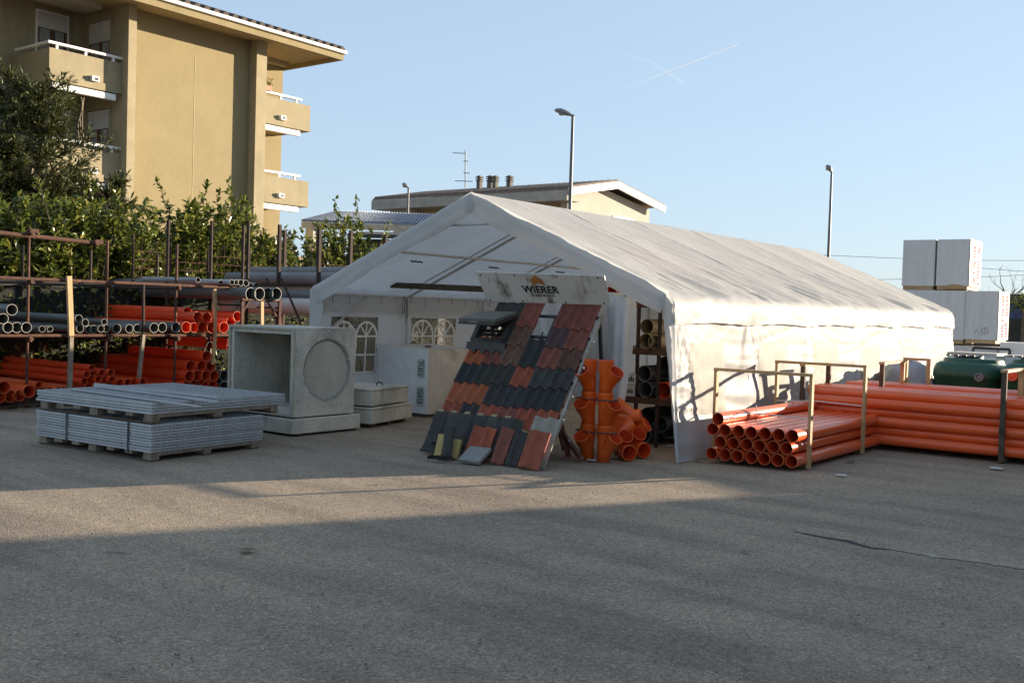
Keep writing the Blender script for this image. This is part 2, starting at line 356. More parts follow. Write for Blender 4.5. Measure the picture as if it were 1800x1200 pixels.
# ------------------------------------------------------------------ apartment building
def apartment():
    T = thing('apartment_building', 'tall ochre apartment building with balconies and deep overhanging roof', 'building', (-35, 22, 0))
    X0, XF, XB, XL = -31.9, -31.5, -31.86, -34.3            # end wall, fin face, balcony face, loggia back wall
    Y0, Y1, Y2, Y3, Y4 = 19.65, 19.95, 25.0, 25.48, 28.35  # fin, wall, fin, loggia end
    ZT = 11.52
    bx('end_wall', (-40, Y1 + .002, 0), (X0, Y2 - .002, ZT), stucco, T)
    bx('corner_fin', (XL, Y0, 0), (XF, Y1, ZT), stucco_grey, T)
    bx('corner_fin', (XL, Y2, 0), (XF, Y3, ZT), stucco_grey, T)
    bx('back_wall', (-40, 10, 0), (XL, Y0 - .002, ZT), stucco_grey, T)
    bx('side_wall', (-40, Y3 + .002, 0), (-34.0, Y4, ZT), stucco, T)
    # thin joint up the middle of the end wall
    j = on_x(340, 250, X0)
    bx('wall_joint', (X0 - .01, j[1] - .008, 3), (X0 + .008, j[1] + .008, 10.4), mat('joint_filler', (.60, .50, .30), .9), T)
    # roof: soffit slab, fascia, gutter, tiled slope
    e = on_x(600, 101, -30.5)[1]
    rf = MB().box((-41, 8, 11.53), (-30.62, e, 11.68)).build('roof', soffit_m, T)
    bx('soffit_beam', (-33.6, Y3 + .6, 11.36), (-33.3, e - .3, 11.528), stucco_grey, T)
    bx('soffit_beam', (-34.2, 15.2, 11.36), (-31.7, 15.5, 11.528), stucco_grey, T)
    bx('soffit_panel', (-33.4, 16.0, 11.36), (-32.4, 19.2, 11.526), mat('soffit_panel_paint', (.50, .44, .32), .8), T)
    bx('fascia', (-30.618, 8, 11.36), (-30.5, e, 11.60), stucco, T)
    bx('fascia', (-41, e + .002, 11.36), (-30.5, e + .12, 11.60), stucco, T)
    bx('gutter', (-30.62, 8, 11.602), (-30.38, e + .22, 11.73), white_p, T, .02)
    mb = MB()
    for i in range(52):
        y = e + .1 - i * .40
        mb.tube([(-30.55, y, 11.78), (-36, y, 13.5)], .13, 8)
    o = mb.build('roof_tiles', rooftile_dk, T); o['kind'] = 'stuff'
    MB().prism([(-30.60, 8, 11.732), (-30.60, e, 11.732), (-36, e, 13.44), (-36, 8, 13.44)], (0, 0, .04)).build('roof_slope', rooftile_dk, T)
    # balconies
    lamp_m = mat('balcony_drain', (.75, .72, .68), .5)
    def balcony(y0, y1, zt, long_left):
        zb = zt - 1.03
        xb = XL if long_left else -34.0
        mb = MB().box((XB - .10, y0, zb + .24), (XB, y1, zt)).box((XB - .10, y0 - .0, zb), (XB + .03, y1, zb + .238))
        if long_left: mb.box((xb, y0, zb + .24), (XB - .102, y0 + .1, zt)).box((xb, y0 - .03, zb), (XB - .102, y0 + .1, zb + .238))
        else: mb.box((xb, y1 - .1, zb + .24), (XB - .102, y1, zt)).box((xb, y1 - .1, zb), (XB - .102, y1 + .03, zb + .238))
        b = mb.build('balcony', stucco_pale, T)
        bx('balcony_floor', (xb, y0 + .1, zb + .04), (XB - .104, y1 - .1, zb + .2), soffit_m, b)
        ra = MB()
        yy0, yy1 = (y0 - .05, y1) if long_left else (y0, y1 - .45)
        ra.box((XB - .13, yy0, zt + .13), (XB + .03, yy1, zt + .21))
        if long_left: ra.box((xb + .3, y0 - .05, zt + .13), (XB - .132, y0 + .08, zt + .21))
        for t in (.12, .5, .88):
            y = yy0 + (yy1 - yy0) * t; ra.box((XB - .07, y - .04, zt), (XB - .01, y + .04, zt + .129))
        ra.build('handrail', white_p, b)
        aw = (y0 + .08, y1 - .2) if long_left else (y0, y1 - .5)
        MB().box((XB - .12, aw[0], zb - .26), (XB + .02, aw[1], zb - .04)).build('awning_box', white_p, b, .03)
        yd = y0 + (y1 - y0) * (.60 if long_left else .42)
        MB().box((XB + .001, yd - .13, zb + .23), (XB + .14, yd + .13, zb + .40)).tube([(XB + .141, yd + .04, zb + .31), (XB + .17, yd + .04, zb + .31)], .04, 10, 1).build('drain_spout', [lamp_m, black_p], b)
    zl = on_x(87, 83, XB)[2]; zr = on_x(532, 183, XB)[2] - .02
    for k in range(3): balcony(on_x(87, 83, XB)[1], Y0 - .003, zl - k * 3.03, True)
    for k in range(3): balcony(Y3 + .003, 28.0, zr - k * 3.03, False)
    # window with shutter, frame, leaf and curtain: built in a local frame (a along the wall, n out of it)
    def window(o, a, n, wd, z0, z1, drop, fr):
        o, a, n = Vector(o), Vector(a), Vector(n)
        def slab(mb, s0, s1, q0, q1, d0, d1, mi=0):
            p = [o + a * s + n * d + Vector((0, 0, q)) for q in (q0, q1) for d in (d0, d1) for s in (s0, s1)]
            mb.add([p[0], p[1], p[3], p[2], p[4], p[5], p[7], p[6]], [(0, 3, 2, 1), (4, 5, 6, 7), (0, 1, 5, 4), (1, 2, 6, 5), (2, 3, 7, 6), (3, 0, 4, 7)], mi)
        mb = MB(); slab(mb, 0, wd, z0, z1, .002, .03); W = mb.build('window', glass_dk, T)
        mb = MB()
        for s0, s1, q0, q1 in ((-.06, .0, z0, z1 + .06), (wd, wd + .06, z0, z1 + .06), (.0, wd, z1, z1 + .06)): slab(mb, s0, s1, q0, q1, .003, .075)
        mb.build('frame', fr, W)
        mb = MB(); k = int((z1 - drop - (z1 - drop - .0)) or 0); nsl = int(drop / .05)
        for i in range(nsl): slab(mb, .02, wd - .02, z1 - drop + i * .05 + .004, z1 - drop + (i + 1) * .05, .035, .055 + .006 * (i % 2))
        mb.build('roller_shutter', shutter_m, W)
        mb = MB()
        for s0, s1 in ((.0, .07), (wd * .47, wd * .56), (wd - .07, wd)): slab(mb, s0, s1, z0, z1 - drop, .031, .06)
        mb.build('casement', brown_wood, W)
        for s0, s1 in ((.09, wd * .44), (wd * .60, wd - .1)):
            mb = MB(); slab(mb, s0, s1, z0, z1 - drop - .02, .031, .036); mb.build('curtain', curtain_m, W)
    for k in range(3):
        dz = -3.03 * k
        window((XL, 17.95, 0), (0, 1, 0), (1, 0, 0), 1.05, 9.25 + dz, 11.28 + dz, .52, white_p)
        window((-33.85, Y0, 0), (1, 0, 0), (0, -1, 0), 1.33, 9.0 + dz, 11.16 + dz, .72 - .04 * k, stucco_grey)
    MB().lathe([(0, .09), (.14, .07), (.17, 0)], 16, (XL, 19.3, 10.3), Matrix.Rotation(R(90), 3, 'Y')).build('wall_lamp', mat('lamp_glass', (.30, .31, .28), .3), T)
    # dry creeper stems and clothes line hanging from the balconies
    mb = MB()
    for s in range(3):
        b = on_x(141 + s * 3, 166, XB - .2); pts = [Vector(b) + Vector((.05 * math.sin(i * 1.3 + s * 2), .06 * math.sin(i * .9 + s), -i * .24)) for i in range(10)]
        mb.tube(pts, .014, 5)
    tag(mb.build('climbing_stem', mat('dry_stem', (.36, .29, .20), .9)), 'bare dry climber stems hanging below the left upper balcony', 'plant')
    # flower box on the far balcony
    p = on_x(469, 163, XB + .05)
    fp = thing('flower_box', 'small terracotta flower box with dry plant on far balcony rail', 'planter', tuple(p))
    bx('planter', (XB - .1, p[1] - .2, zr + .212), (XB + .1, p[1] + .2, zr + .40), mat('terracotta', (.55, .27, .17), .8), fp)
    mb = MB()
    for i in range(120):
        c = Vector((XB + rnd.uniform(-.12, .12), p[1] + rnd.uniform(-.25, .25), zr + .42 + rnd.random() ** 1.6 * .32)); d = Vector((rnd.gauss(0, 1), rnd.gauss(0, 1), rnd.gauss(0, .6))).normalized() * .05
        e_ = d.orthogonal().normalized() * .02; mb.add([c - d, c + e_, c + d, c - e_], [(0, 1, 2, 3)])
    o = mb.build('plant', mat('dry_plant', (.28, .20, .07), .8, (.16, .15, .05), 30), fp); o['kind'] = 'stuff'
    return T
apartment()

# ------------------------------------------------------------------ far house with chimneys, canopy, shed
def house():
    c = at_d(1000, 333, 60); Xg, Yf = c[0], c[1]; Ze = c[2]
    Yr = on_x(1168, 364, Xg)[1]; rd = on_x(1085, 322, Xg)
    Xl = on_y(655, 345, Yf)[0]
    T = thing('house', 'low pitched pale house behind the tent with four chimneys', 'house', (Xg - 8, Yf + 6, 0))
    cream = mat('cream_render', (.42, .385, .32), .9, (.37, .34, .28), .8); och = mat('ochre_render', (.36, .27, .14), .9)
    eg = mat('grey_eave', (.36, .34, .30), .85, (.28, .26, .23), 1.5)
    wl = MB().prism([(Xg - 1.2, Yf + 1.3, 0), (Xg - 1.2, Yr - 1., 0), (Xg - 1.2, Yr - 1., Ze - .15), (Xg - 1.2, rd[1], rd[2] - .5), (Xg - 1.2, Yf + 1.3, Ze - .2)], (Xl + 3.2 - Xg, 0, 0))
    wl.build('wall', och, T)
    MB().prism([(Xg - 1.18, Yf + 1.0, 0), (Xg - 1.18, Yr - .8, 0), (Xg - 1.18, Yr - .8, Ze - .15), (Xg - 1.18, rd[1], rd[2] - .42), (Xg - 1.18, Yf + .9, Ze - .25)], (.5, 0, 0)).build('gable_wall', cream, T)
    bx('upper_balcony', (Xl + 1.2, Yf + .5, Ze - 1.6), (Xl + 3.15, Yf + 5, Ze - .62), eg, T)
    rfm = mat('house_roof_tile', (.22, .16, .12), .9, (.15, .11, .085), 3)
    for a, b in (((Yf, Ze), (rd[1], rd[2])), ((Yr, Ze + .05), (rd[1], rd[2]))):
        MB().prism([(Xl, a[0], a[1]), (Xg, a[0], a[1]), (Xg, b[0], b[1]), (Xl, b[0], b[1])], (0, 0, .12)).build('roof_slope', rfm, T)
        mb = MB()
        for i in range(34):
            x = Xl + .25 + i * (Xg - Xl - .3) / 33.
            mb.tube([(x, a[0], a[1] + .15), (x, b[0], b[1] + .15)], .10, 6)
        mb.build('tile_rows', rfm, T)['kind'] = 'stuff'
        MB().beam((Xg + .03, a[0], a[1] - .12), (Xg + .03, b[0], b[1] - .12), .14, .42).build('bargeboard', white_p, T)
    bx('eave', (Xl, Yf - .1, Ze - .62), (Xg - .05, Yf + .25, Ze - .02), eg, T)
    bx('eave_soffit', (Xl, Yf + .252, Ze - .62), (Xg - .05, Yf + 1.29, Ze - .5), eg, T)
    chm = mat('chimney_render', (.17, .145, .12), .9, (.10, .088, .075), 4)
    for px, wd in ((843, .28), (862, .34), (871, .26), (896, .32)):
        q = on_y(px, 318, Yf + 4.)
        mb = MB().box((q[0] - wd / 2, q[1] - .15, Ze), (q[0] + wd / 2, q[1] + .15, q[2] - .05))
        for k in range(3): mb.box((q[0] - wd / 2 - .05, q[1] - .2, q[2] - .04 + k * .13), (q[0] + wd / 2 + .05, q[1] + .2, q[2] + .03 + k * .13)).box((q[0] - wd / 2 + .05, q[1] - .12, q[2] + .031 + k * .13), (q[0] + wd / 2 - .05, q[1] + .12, q[2] + .089 + k * .13))
        mb.build('chimney', chm, T)
    b = on_y(818, 330, Yf + 5); t = on_y(818, 264, Yf + 5)
    mb = MB().tube([b, t], .045, 6)
    def el(py, x0, x1):
        p = on_y(x0, py, Yf + 5); q = on_y(x1, py + 1, Yf + 5); mb.tube([p, q], .03, 5)
    el(269, 796, 820); el(318, 800, 832); el(283, 815, 824); el(304, 815, 827)
    tag(mb.build('roof_aerial', mat('aerial_metal', (.25, .25, .25), .5, metal=.5)), 'thin television aerial standing on the roof of the far house', 'aerial')
    bx('side_window', (Xg - .66, Yf + 6.0, Ze - 1.25), (Xg - .62, Yf + 8.6, Ze - .95), white_p, T)
house()
def canopy():
    P = [at_d(x, y, 45) for x, y in ((530, 390), (582, 368), (775, 366), (775, 389))]
    m = mat('blue_metal_sheet', (.20, .24, .31), .45, (.16, .195, .26), 1, metal=.3)
    T = thing('canopy_roof', 'blue grey ribbed metal canopy roof in front of the far house', 'canopy', tuple(P[1]))
    P = [Vector(p) for p in P]; z0 = P[0].z
    l0 = P[0]; r0 = Vector((P[3].x, P[3].y, z0)); lt = P[1] + Vector((0, 0, .0)); rt = Vector((P[2].x, P[2].y, P[1].z))
    back = Vector((-.6, .8, 0)) * 4
    lt, rt = lt + back * .4, rt + back * .4
    MB().prism([l0, r0, rt, lt], (0, 0, .06)).build('roof_sheet', m, T)
    mb = MB()
    for i in range(40):
        t = i / 39.; a = l0.lerp(r0, t); b = lt.lerp(rt, t); mb.beam(a + Vector((0, 0, .085)), b + Vector((0, 0, .085)), .05, .05)
    mb.build('ribs', m, T)['kind'] = 'stuff'
    MB().beam(l0 - Vector((0, 0, .14)), r0 - Vector((0, 0, .14)), .1, .26).build('edge_beam', mat('pale_beam', (.42, .41, .37), .7), T)
    pm = mat('canopy_post_paint', (.40, .39, .36), .7)
    for t in (.07, .70, .98):
        a = l0.lerp(r0, t); bx('post', (a.x - .25, a.y - .1, 0), (a.x + .25, a.y + .4, a.z - .28), pm, T)
canopy()
def shed():
    p = at_d(655, 470, 36); T = thing('shed', 'low dark shed with slatted wall behind the hedge', 'shed', (p[0], p[1], 0))
    a = Vector(at_d(610, 422, 36)); b = Vector(at_d(720, 418, 36)); a.z = b.z
    m = mat('dark_sheet', (.05, .05, .05), .7); g = mat('grey_slat', (.16, .15, .14), .8)
    d = (b - a).normalized(); n = Vector((-d.y, d.x, 0))
    MB().prism([a + Vector((0, 0, -.05)), b + Vector((0, 0, -.05)), b + n * 5 + Vector((0, 0, .4)), a + n * 5 + Vector((0, 0, .4))], (0, 0, .14)).build('roof', m, T)
    bw = MB().prism([Vector((a.x, a.y, 0)) + n * .3, Vector((b.x, b.y, 0)) + n * .3, Vector((b.x, b.y, 0)) + n * 4.6, Vector((a.x, a.y, 0)) + n * 4.6], (0, 0, a.z - .06)).build('wall', m, T)
    for i in range(12):
        z = a.z - .35 - i * .22
        MB().beam(Vector((a.x, a.y, z)) + n * .26, Vector((b.x, b.y, z)) + n * .26, .04, .14).build('slat', g, T)
shed()
# warehouse and block stacks guessed unseen at right, added to shade the foreground
def shade_casters():
    T = thing('warehouse', 'plain pale warehouse added unseen beyond the right edge to shade the foreground', 'building', (20, 20, 0))
    wm = mat('warehouse_render', (.38, .36, .33), .9, (.32, .30, .28), 1.)
    a, al = -7.62, 30.
    x = SDIR.x / math.cos(SUN_EL) * al + a * math.sin(SUN_AZ); y = SDIR.y / math.cos(SUN_EL) * al - a * math.cos(SUN_AZ)
    bx('wall', (x, y - 26, 0), (x + 26, y, 9.2), wm, T)
    bx('roof', (x + .03, y - 26.2, 9.203), (x + 26.3, y - .03, 9.45), mat('warehouse_roof', (.2, .2, .2), .8), T)
    for i in range(4):
        w_ = MB().box((x - .03, y - 6 - i * 6, 5.6), (x + .02, y - 2.5 - i * 6, 7.2)).build('window', glass_dk, T)
        bx('sill', (x - .12, y - 6.1 - i * 6, 5.48), (x - .002, y - 2.4 - i * 6, 5.59), white_p, w_)
    for (a0, a1, al, zp) in ((-8.75, -7.6, 16., -1.02), (-9.75, -8.75, 16.4, -.80)):
        c = Vector((math.cos(SUN_AZ), math.sin(SUN_AZ), 0)); r_ = Vector((math.sin(SUN_AZ), -math.cos(SUN_AZ), 0))
        h = zp + al * math.tan(SUN_EL); g_ = mat('shade_stack_grey', (.45, .44, .42), .85)
        S = thing('shade_block_stack', 'unseen stack of grey blocks added beyond the frame to shade the pipes, %s one' % ('taller' if zp > -.9 else 'lower'), 'block stack', tuple(r_ * (a0 + a1) / 2 + c * al))
        rot = Matrix(((r_.x, c.x, 0), (r_.y, c.y, 0), (0, 0, 1)))
        bx('pallet', (a0 + .02, al, 0), (a1 - .02, al + 1.1, .13), wood_old, S); k = S.children[-1]
        n_ = 5
        for i in range(n_):
            z0 = .132 + (h - .132) * i / n_; z1 = .13 + (h - .13) * (i + 1) / n_ - .004
            o = MB().box((a0 + .01, al + .02, z0), (a1 - .01, al + 1.08, z1)).build('block_layer', g_, S)
        for o in S.children:
            for v_ in o.data.vertices: v_.co = rot @ v_.co
shade_casters()

# ------------------------------------------------------------------ street lamps
def lamp(px, py, D, hp, label, scale=1.):
    t = Vector(at_d(px, py, D)); T = thing('street_lamp', label, 'street lamp', (t.x, t.y, 0), 'street lamps behind the tent')
    pm = mat('lamp_pole_paint', (.13, .15, .17), .5, (.09, .10, .11), 4)
    MB().tube([(t.x, t.y, 0), (t.x, t.y, 1.2), (t.x, t.y, t.z)], .07, 10, radii=[.11, .095, .055]).build('pole', pm, T)
    h = Vector(at_d(hp[0], hp[1], D)); d = (h - t); L = d.length; d.normalize()
    q = d.to_track_quat('X', 'Z').to_matrix()
    mb = MB(); n = 12; rows = []
    prof = [(-.05, .05, .05), (.12 * L, .08, .07), (.35 * L, .16, .13), (.7 * L, .19, .15), (.93 * L, .12, .09), (1.02 * L, .02, .02)]
    vs = []
    for (x, wy, wz) in prof:
        for j in range(n):
            a = 2 * math.pi * j / n; z = math.sin(a) * wz
            if z < 0: z *= .45
            vs.append(t + q @ Vector((x, math.cos(a) * wy * scale, z * scale)))
    mb.add(vs, [(i * n + j, i * n + (j + 1) % n, (i + 1) * n + (j + 1) % n, (i + 1) * n + j) for i in range(len(prof) - 1) for j in range(n)], 0, True)
    mb.add(vs[-n:], [tuple(range(n))]); mb.add(vs[:n], [tuple(range(n))])
    mb.build('lamp_head', mat('lamp_head_paint', (.22, .235, .26), .4, (.17, .18, .2), 4), T)
    MB().lathe([(0, -.085), (.10, -.07), (.13, 0)], 14, t + d * L * .6 + Vector((0, 0, -.03)), None).build('lens', mat('lamp_lens', (.35, .35, .33), .2), T)
lamp(1007, 204, 38, (975, 194), 'tallest street lamp with flat grey head rising behind the tent ridge')
lamp(1462, 303, 50, (1452, 291), 'thin street lamp rising behind the right end of the tent roof', 1.1)
lamp(718, 331, 55, (707, 323), 'short pale street lamp in front of the blue canopy roof')

# ------------------------------------------------------------------ overhead wires and contrails
mb = MB()
for (x0, y0, x1, y1) in ((1440, 448, 2000, 455), (1690, 468, 2000, 478), (1440, 492, 2000, 470)):
    p, q = Vector(at_d(x0, y0, 75)), Vector(at_d(x1, y1, 75)); k = [p.lerp(q, t) - Vector((0, 0, .25 * math.sin(math.pi * t))) for t in np.linspace(0, 1, 12)]
    MB().tube(k, .016, 4).build('overhead_wire', mat('wire', (.12, .12, .13), .6))
for i, o in enumerate([o for o in bpy.data.objects if o.name.startswith('overhead_wire')]):
    tag(o, ['uppermost dark cable crossing the sky at the block packs', 'cable crossing the sky behind the bare tree', 'faint lowest cable sloping up behind the tent end'][i], 'cable', 'overhead cables')
def contrail(pix, D, wds, alpha, label):
    m = bpy.data.materials.new('ice_trail'); m.use_nodes = True; n, l = m.node_tree.nodes, m.node_tree.links; p = n['Principled BSDF']
    p.inputs['Base Color'].default_value = (.85, .85, .85, 1); p.inputs['Roughness'].default_value = 1
    at_ = n.new('ShaderNodeAttribute'); at_.attribute_name = 'trail_alpha'; l.new(at_.outputs['Fac'], p.inputs['Alpha']); p.inputs['Subsurface Weight'].default_value = 0
    p.inputs['Transmission Weight'].default_value = 0; tl = n.new('ShaderNodeBsdfTranslucent'); tl.inputs[0].default_value = (.95, .95, .95, 1); ts = n.new('ShaderNodeBsdfTransparent'); m1 = n.new('ShaderNodeMixShader'); m2 = n.new('ShaderNodeMixShader'); m1.inputs[0].default_value = .5
    l.new(n['Principled BSDF'].outputs[0], m1.inputs[1]); l.new(tl.outputs[0], m1.inputs[2]); l.new(at_.outputs['Fac'], m2.inputs[0]); l.new(ts.outputs[0], m2.inputs[1]); l.new(m1.outputs[0], m2.inputs[2]); l.new(m2.outputs[0], n['Material Output'].inputs[0])
    p.inputs['Alpha'].default_value = 1; l.remove(p.inputs['Alpha'].links[0])
    P = [Vector(at_d(x, y, D)) for x, y in pix]; vs = []; al = []; S = 24; tot = []
    for i in range(len(P) - 1):
        for t in np.linspace(0, 1, S, endpoint=i == len(P) - 2): tot.append((P[i].lerp(P[i + 1], t), (i + t) / (len(P) - 1)))
    view = Vector(P[0]).normalized(); n_ = 8; dens = []
    for k, (q, t) in enumerate(tot):
        d = (P[-1] - P[0]).normalized(); s = d.cross(view).normalized(); u = s.cross(d)
        r = wds[0] * (1 - t) + wds[1] * t; r *= 1 + .3 * nz(k * .35, D * .01)
        for j in range(n_):
            a = 2 * math.pi * j / n_; vs.append(q + s * math.cos(a) * r + u * math.sin(a) * r)
            dens.append((alpha[0] * (1 - t) + alpha[1] * t) * (0 if k in (0, len(tot) - 1) else 1))
    fs = [(i * n_ + j, i * n_ + (j + 1) % n_, (i + 1) * n_ + (j + 1) % n_, (i + 1) * n_ + j) for i in range(len(tot) - 1) for j in range(n_)]
    o = MB().add(vs, fs, 0, True).build('contrail', m)
    a = o.data.attributes.new('trail_alpha', 'FLOAT', 'POINT'); a.data.foreach_set('value', dens)
    tag(o, label, 'contrail')
contrail([(1086, 160), (1300, 78)], 9000, (4.5, 3.5), (.03, .6), 'bright straight vapour trail high in the blue sky')
contrail([(1085, 90), (1145, 110), (1205, 148)], 9200, (9, 15), (.015, .05), 'faint spreading vapour trail crossing the bright one')
# ------------------------------------------------------------------ vegetation
def leaf_mat(name, c1, c2, c3, rough=.38, tr=.22):
    m = bpy.data.materials.new(name); m.use_nodes = True; n, l = m.node_tree.nodes, m.node_tree.links; p = n['Principled BSDF']
    a = n.new('ShaderNodeAttribute'); a.attribute_name = 'tint'
    r = n.new('ShaderNodeValToRGB'); e = r.color_ramp.elements
    e[0].color, e[1].color = (*c1, 1), (*c3, 1); k = e.new(.6); k.color = (*c2, 1)
    l.new(a.outputs['Fac'], r.inputs[0]); l.new(r.outputs[0], p.inputs['Base Color']); p.inputs['Roughness'].default_value = rough
    t = n.new('ShaderNodeBsdfTranslucent'); l.new(r.outputs[0], t.inputs[0]); mx = n.new('ShaderNodeMixShader'); mx.inputs[0].default_value = tr
    l.new(p.outputs[0], mx.inputs[1]); l.new(t.outputs[0], mx.inputs[2]); l.new(mx.outputs[0], n['Material Output'].inputs[0])
    return m
laurel = leaf_mat('laurel_leaf', (.05, .072, .014), (.155, .175, .030), (.40, .36, .085), .26, .38)
needle = leaf_mat('conifer_spray', (.040, .050, .018), (.09, .10, .028), (.18, .17, .05), .55, .25)
bark = mat('bark', (.16, .12, .085), .9, (.08, .06, .045), 9, 1., .8, 30, stretch=(2, 2, .5))
bark_pale = mat('pale_bark', (.30, .24, .18), .9, (.17, .13, .10), 9, 1., .8, 30)
def unit(a): return a / np.maximum(np.linalg.norm(a, axis=-1, keepdims=True), 1e-9)
def leaf_mesh(name, m, C, D, L, W, parent, fold=.35):
    k = len(C); up = rng.normal(size=(k, 3)) * .5 + np.array([0, 0, 1.]); S = unit(np.cross(D, up)); Nn = np.cross(S, D)
    v = np.empty((k, 4, 3)); hw = (W * .5)[:, None]; LL = L[:, None]
    v[:, 0] = C; v[:, 2] = C + D * LL - Nn * LL * .12
    mid = C + D * LL * .48
    v[:, 1] = mid + S * hw + Nn * hw * fold; v[:, 3] = mid - S * hw + Nn * hw * fold
    i = np.arange(k)[:, None] * 4
    f = np.concatenate([i + [0, 1, 2], i + [0, 2, 3]], 1).reshape(-1, 3)
    me = bpy.data.meshes.new(name); me.vertices.add(k * 4); me.vertices.foreach_set('co', v.reshape(-1))
    me.loops.add(len(f) * 3); me.loops.foreach_set('vertex_index', f.reshape(-1).astype(np.int32))
    me.polygons.add(len(f)); me.polygons.foreach_set('loop_start', np.arange(0, len(f) * 3, 3, dtype=np.int32))
    me.polygons.foreach_set('loop_total', np.full(len(f), 3, dtype=np.int32))
    me.update(calc_edges=True); me.materials.append(m)
    t = np.clip(rng.beta(1.6, 2.6, size=k) + .1 * rng.normal(size=k), 0, 1)
    a = me.attributes.new('tint', 'FLOAT', 'POINT'); a.data.foreach_set('value', np.repeat(t, 4).astype(np.float32))
    o = bpy.data.objects.new(name, me); link(o, parent); o['kind'] = 'stuff'
    return o
def twig_leaves(tips, dirs, per, tl, L, W):
    k = len(tips); t = rng.random((k, per)) ** .7
    C = tips[:, None] - dirs[:, None] * (tl * (1 - t))[..., None]
    D = unit(dirs[:, None] * (.35 + .8 * t)[..., None] + unit(rng.normal(size=(k, per, 3))) * .95 - np.array([0, 0, .18]))
    n = k * per
    return C.reshape(n, 3), D.reshape(n, 3), L * rng.uniform(.5, 1.3, n), W * rng.uniform(.6, 1.25, n)
def shrub(label, base, h, rx, ry, n, shoots=0, low=.0, L=.15, W=.074, lean=(0, 0), dense=1.):
    base = np.array(base, float); T = thing('laurel_shrub', label, 'shrub', tuple(base), 'laurel shrubs in the hedge')
    zc = h * (.5 + low / 2); rz = h * (.5 - low / 2)
    u = unit(rng.normal(size=(n * 3, 3))); rad = rng.random(n * 3) ** .42
    lump = np.array([.78 + .55 * nz(q[0] * 1.6 + base[1], q[1] * 1.6, q[2] * 2.2 + base[1]) for q in u])
    P = u * (rad * lump)[:, None]; keep = rng.random(n * 3) < (.50 + .30 * np.array([nz(*(q * 2.3 + base[1])) for q in P])) * dense
    P, u = P[keep][:n], u[keep][:n]
    P = np.sign(P) * np.abs(P) ** .8
    tips = base + np.array([0, 0, zc]) + P * np.array([rx, ry, rz]) + np.array([lean[0], lean[1], 0]) * (P[:, 2:3] * .5 + .5)
    tips[:, 2] = np.maximum(tips[:, 2], .15)
    dirs = unit(u * .8 + np.array([0, 0, .75]) + rng.normal(size=u.shape) * .35)
    A = [twig_leaves(tips, dirs, 15, .34, L, W)]
    mb = MB(); sb = [base + np.array([rng.normal() * rx * .22, rng.normal() * ry * .22, 0]) for _ in range(7)]
    for q in range(0, len(tips), 7):
        s = sb[q % 7]; e = tips[q]; m_ = s * .45 + e * .55 + np.array([0, 0, .15 * h]) * .4
        mb.tube([s, (s + m_) / 2 + rng.normal(size=3) * .06, m_, e], .02, 4, radii=[.03, .02, .013, .005], caps=False)
    for k in range(shoots):
        s = base + np.array([rng.normal() * rx * .45, rng.normal() * ry * .45, h * .72]); e = s + np.array([rng.normal() * .25, rng.normal() * .25, h * rng.uniform(.22, .40)])
        pts = [s + (e - s) * t + rng.normal(size=3) * .03 for t in np.linspace(0, 1, 6)]
        mb.tube(pts, .01, 4, radii=[.014, .012, .010, .008, .006, .003], caps=False)
        ts = np.array([pts[0] + (pts[-1] - pts[0]) * t for t in np.linspace(.25, 1, 7)]); dd = unit(np.tile(e - s, (7, 1)) + rng.normal(size=(7, 3)) * .5)
        A.append(twig_leaves(ts, dd, 8, .14, L * .95, W * .85))
    leaf_mesh('foliage', laurel, *[np.concatenate([a[i] for a in A]) for i in range(4)], T)
    o = mb.build('branches', bark, T); o['kind'] = 'stuff'
    return T
def hp(px, X, py=560): return on_x(px, py, X)
def hb(px, X):
    p = hp(px, X); return (p[0], p[1], 0)
# tops measured in the photograph: (px of centre, X of row, top px-y, half width along the hedge)
HEDGE = [(-25, -18.3, 330, 1.5, 'laurel shrub at the left frame edge behind the rusty rack', 430, 0),
         (55, -18.6, 335, 1.4, 'laurel shrub below the dark conifer behind the rusty rack rail', 480, 0),
         (150, -18.4, 325, 1.5, 'broad sunlit laurel shrub between the conifer and the building corner', 520, 0),
         (215, -18.8, 372, 1.0, 'low laurel shrub in front of the building corner fin', 300, 0),
         (280, -19.0, 362, 1.25, 'dark laurel shrub with loose shoots against the ochre wall', 360, 2),
         (372, -19.0, 338, 1.45, 'tall dense laurel shrub below the right side of the ochre wall', 520, 1),
         (446, -19.2, 384, .95, 'laurel shrub below the far balconies', 300, 1),
         (512, -19.2, 402, 1.15, 'rounded bright laurel shrub beside the big grey pipes', 380, 1),
         (612, -19.4, 378, 1.35, 'open laurel shrub with tall thin shoots left of the tent roof', 620, 4),
         (680, -21.5, 440, 1.2, 'small laurel shrub just behind the sloping edge of the tent', 220, 0)]
for px, X, ty, ry, lab, n, sh in HEDGE:
    b = hb(px, X); zt = on_x(px, ty, X)[2]
    shrub(lab, b, zt * (1.08 if 250 < px < 500 else 1.03), 1.2, ry * 1.12, int(n * 1.5), sh, low=.02)
# dark mass of undergrowth under and behind the hedge
k = 5200
P = np.stack([rng.uniform(-21.5, -17.6, k), rng.uniform(4.5, 22, k), rng.random(k) ** 1.2 * 2.0 + .05], 1)
leaf_mesh('undergrowth', laurel, P, unit(rng.normal(size=(k, 3))), rng.uniform(.10, .2, k), rng.uniform(.05, .09, k), None)
tag(bpy.data.objects['undergrowth'], kind='stuff')
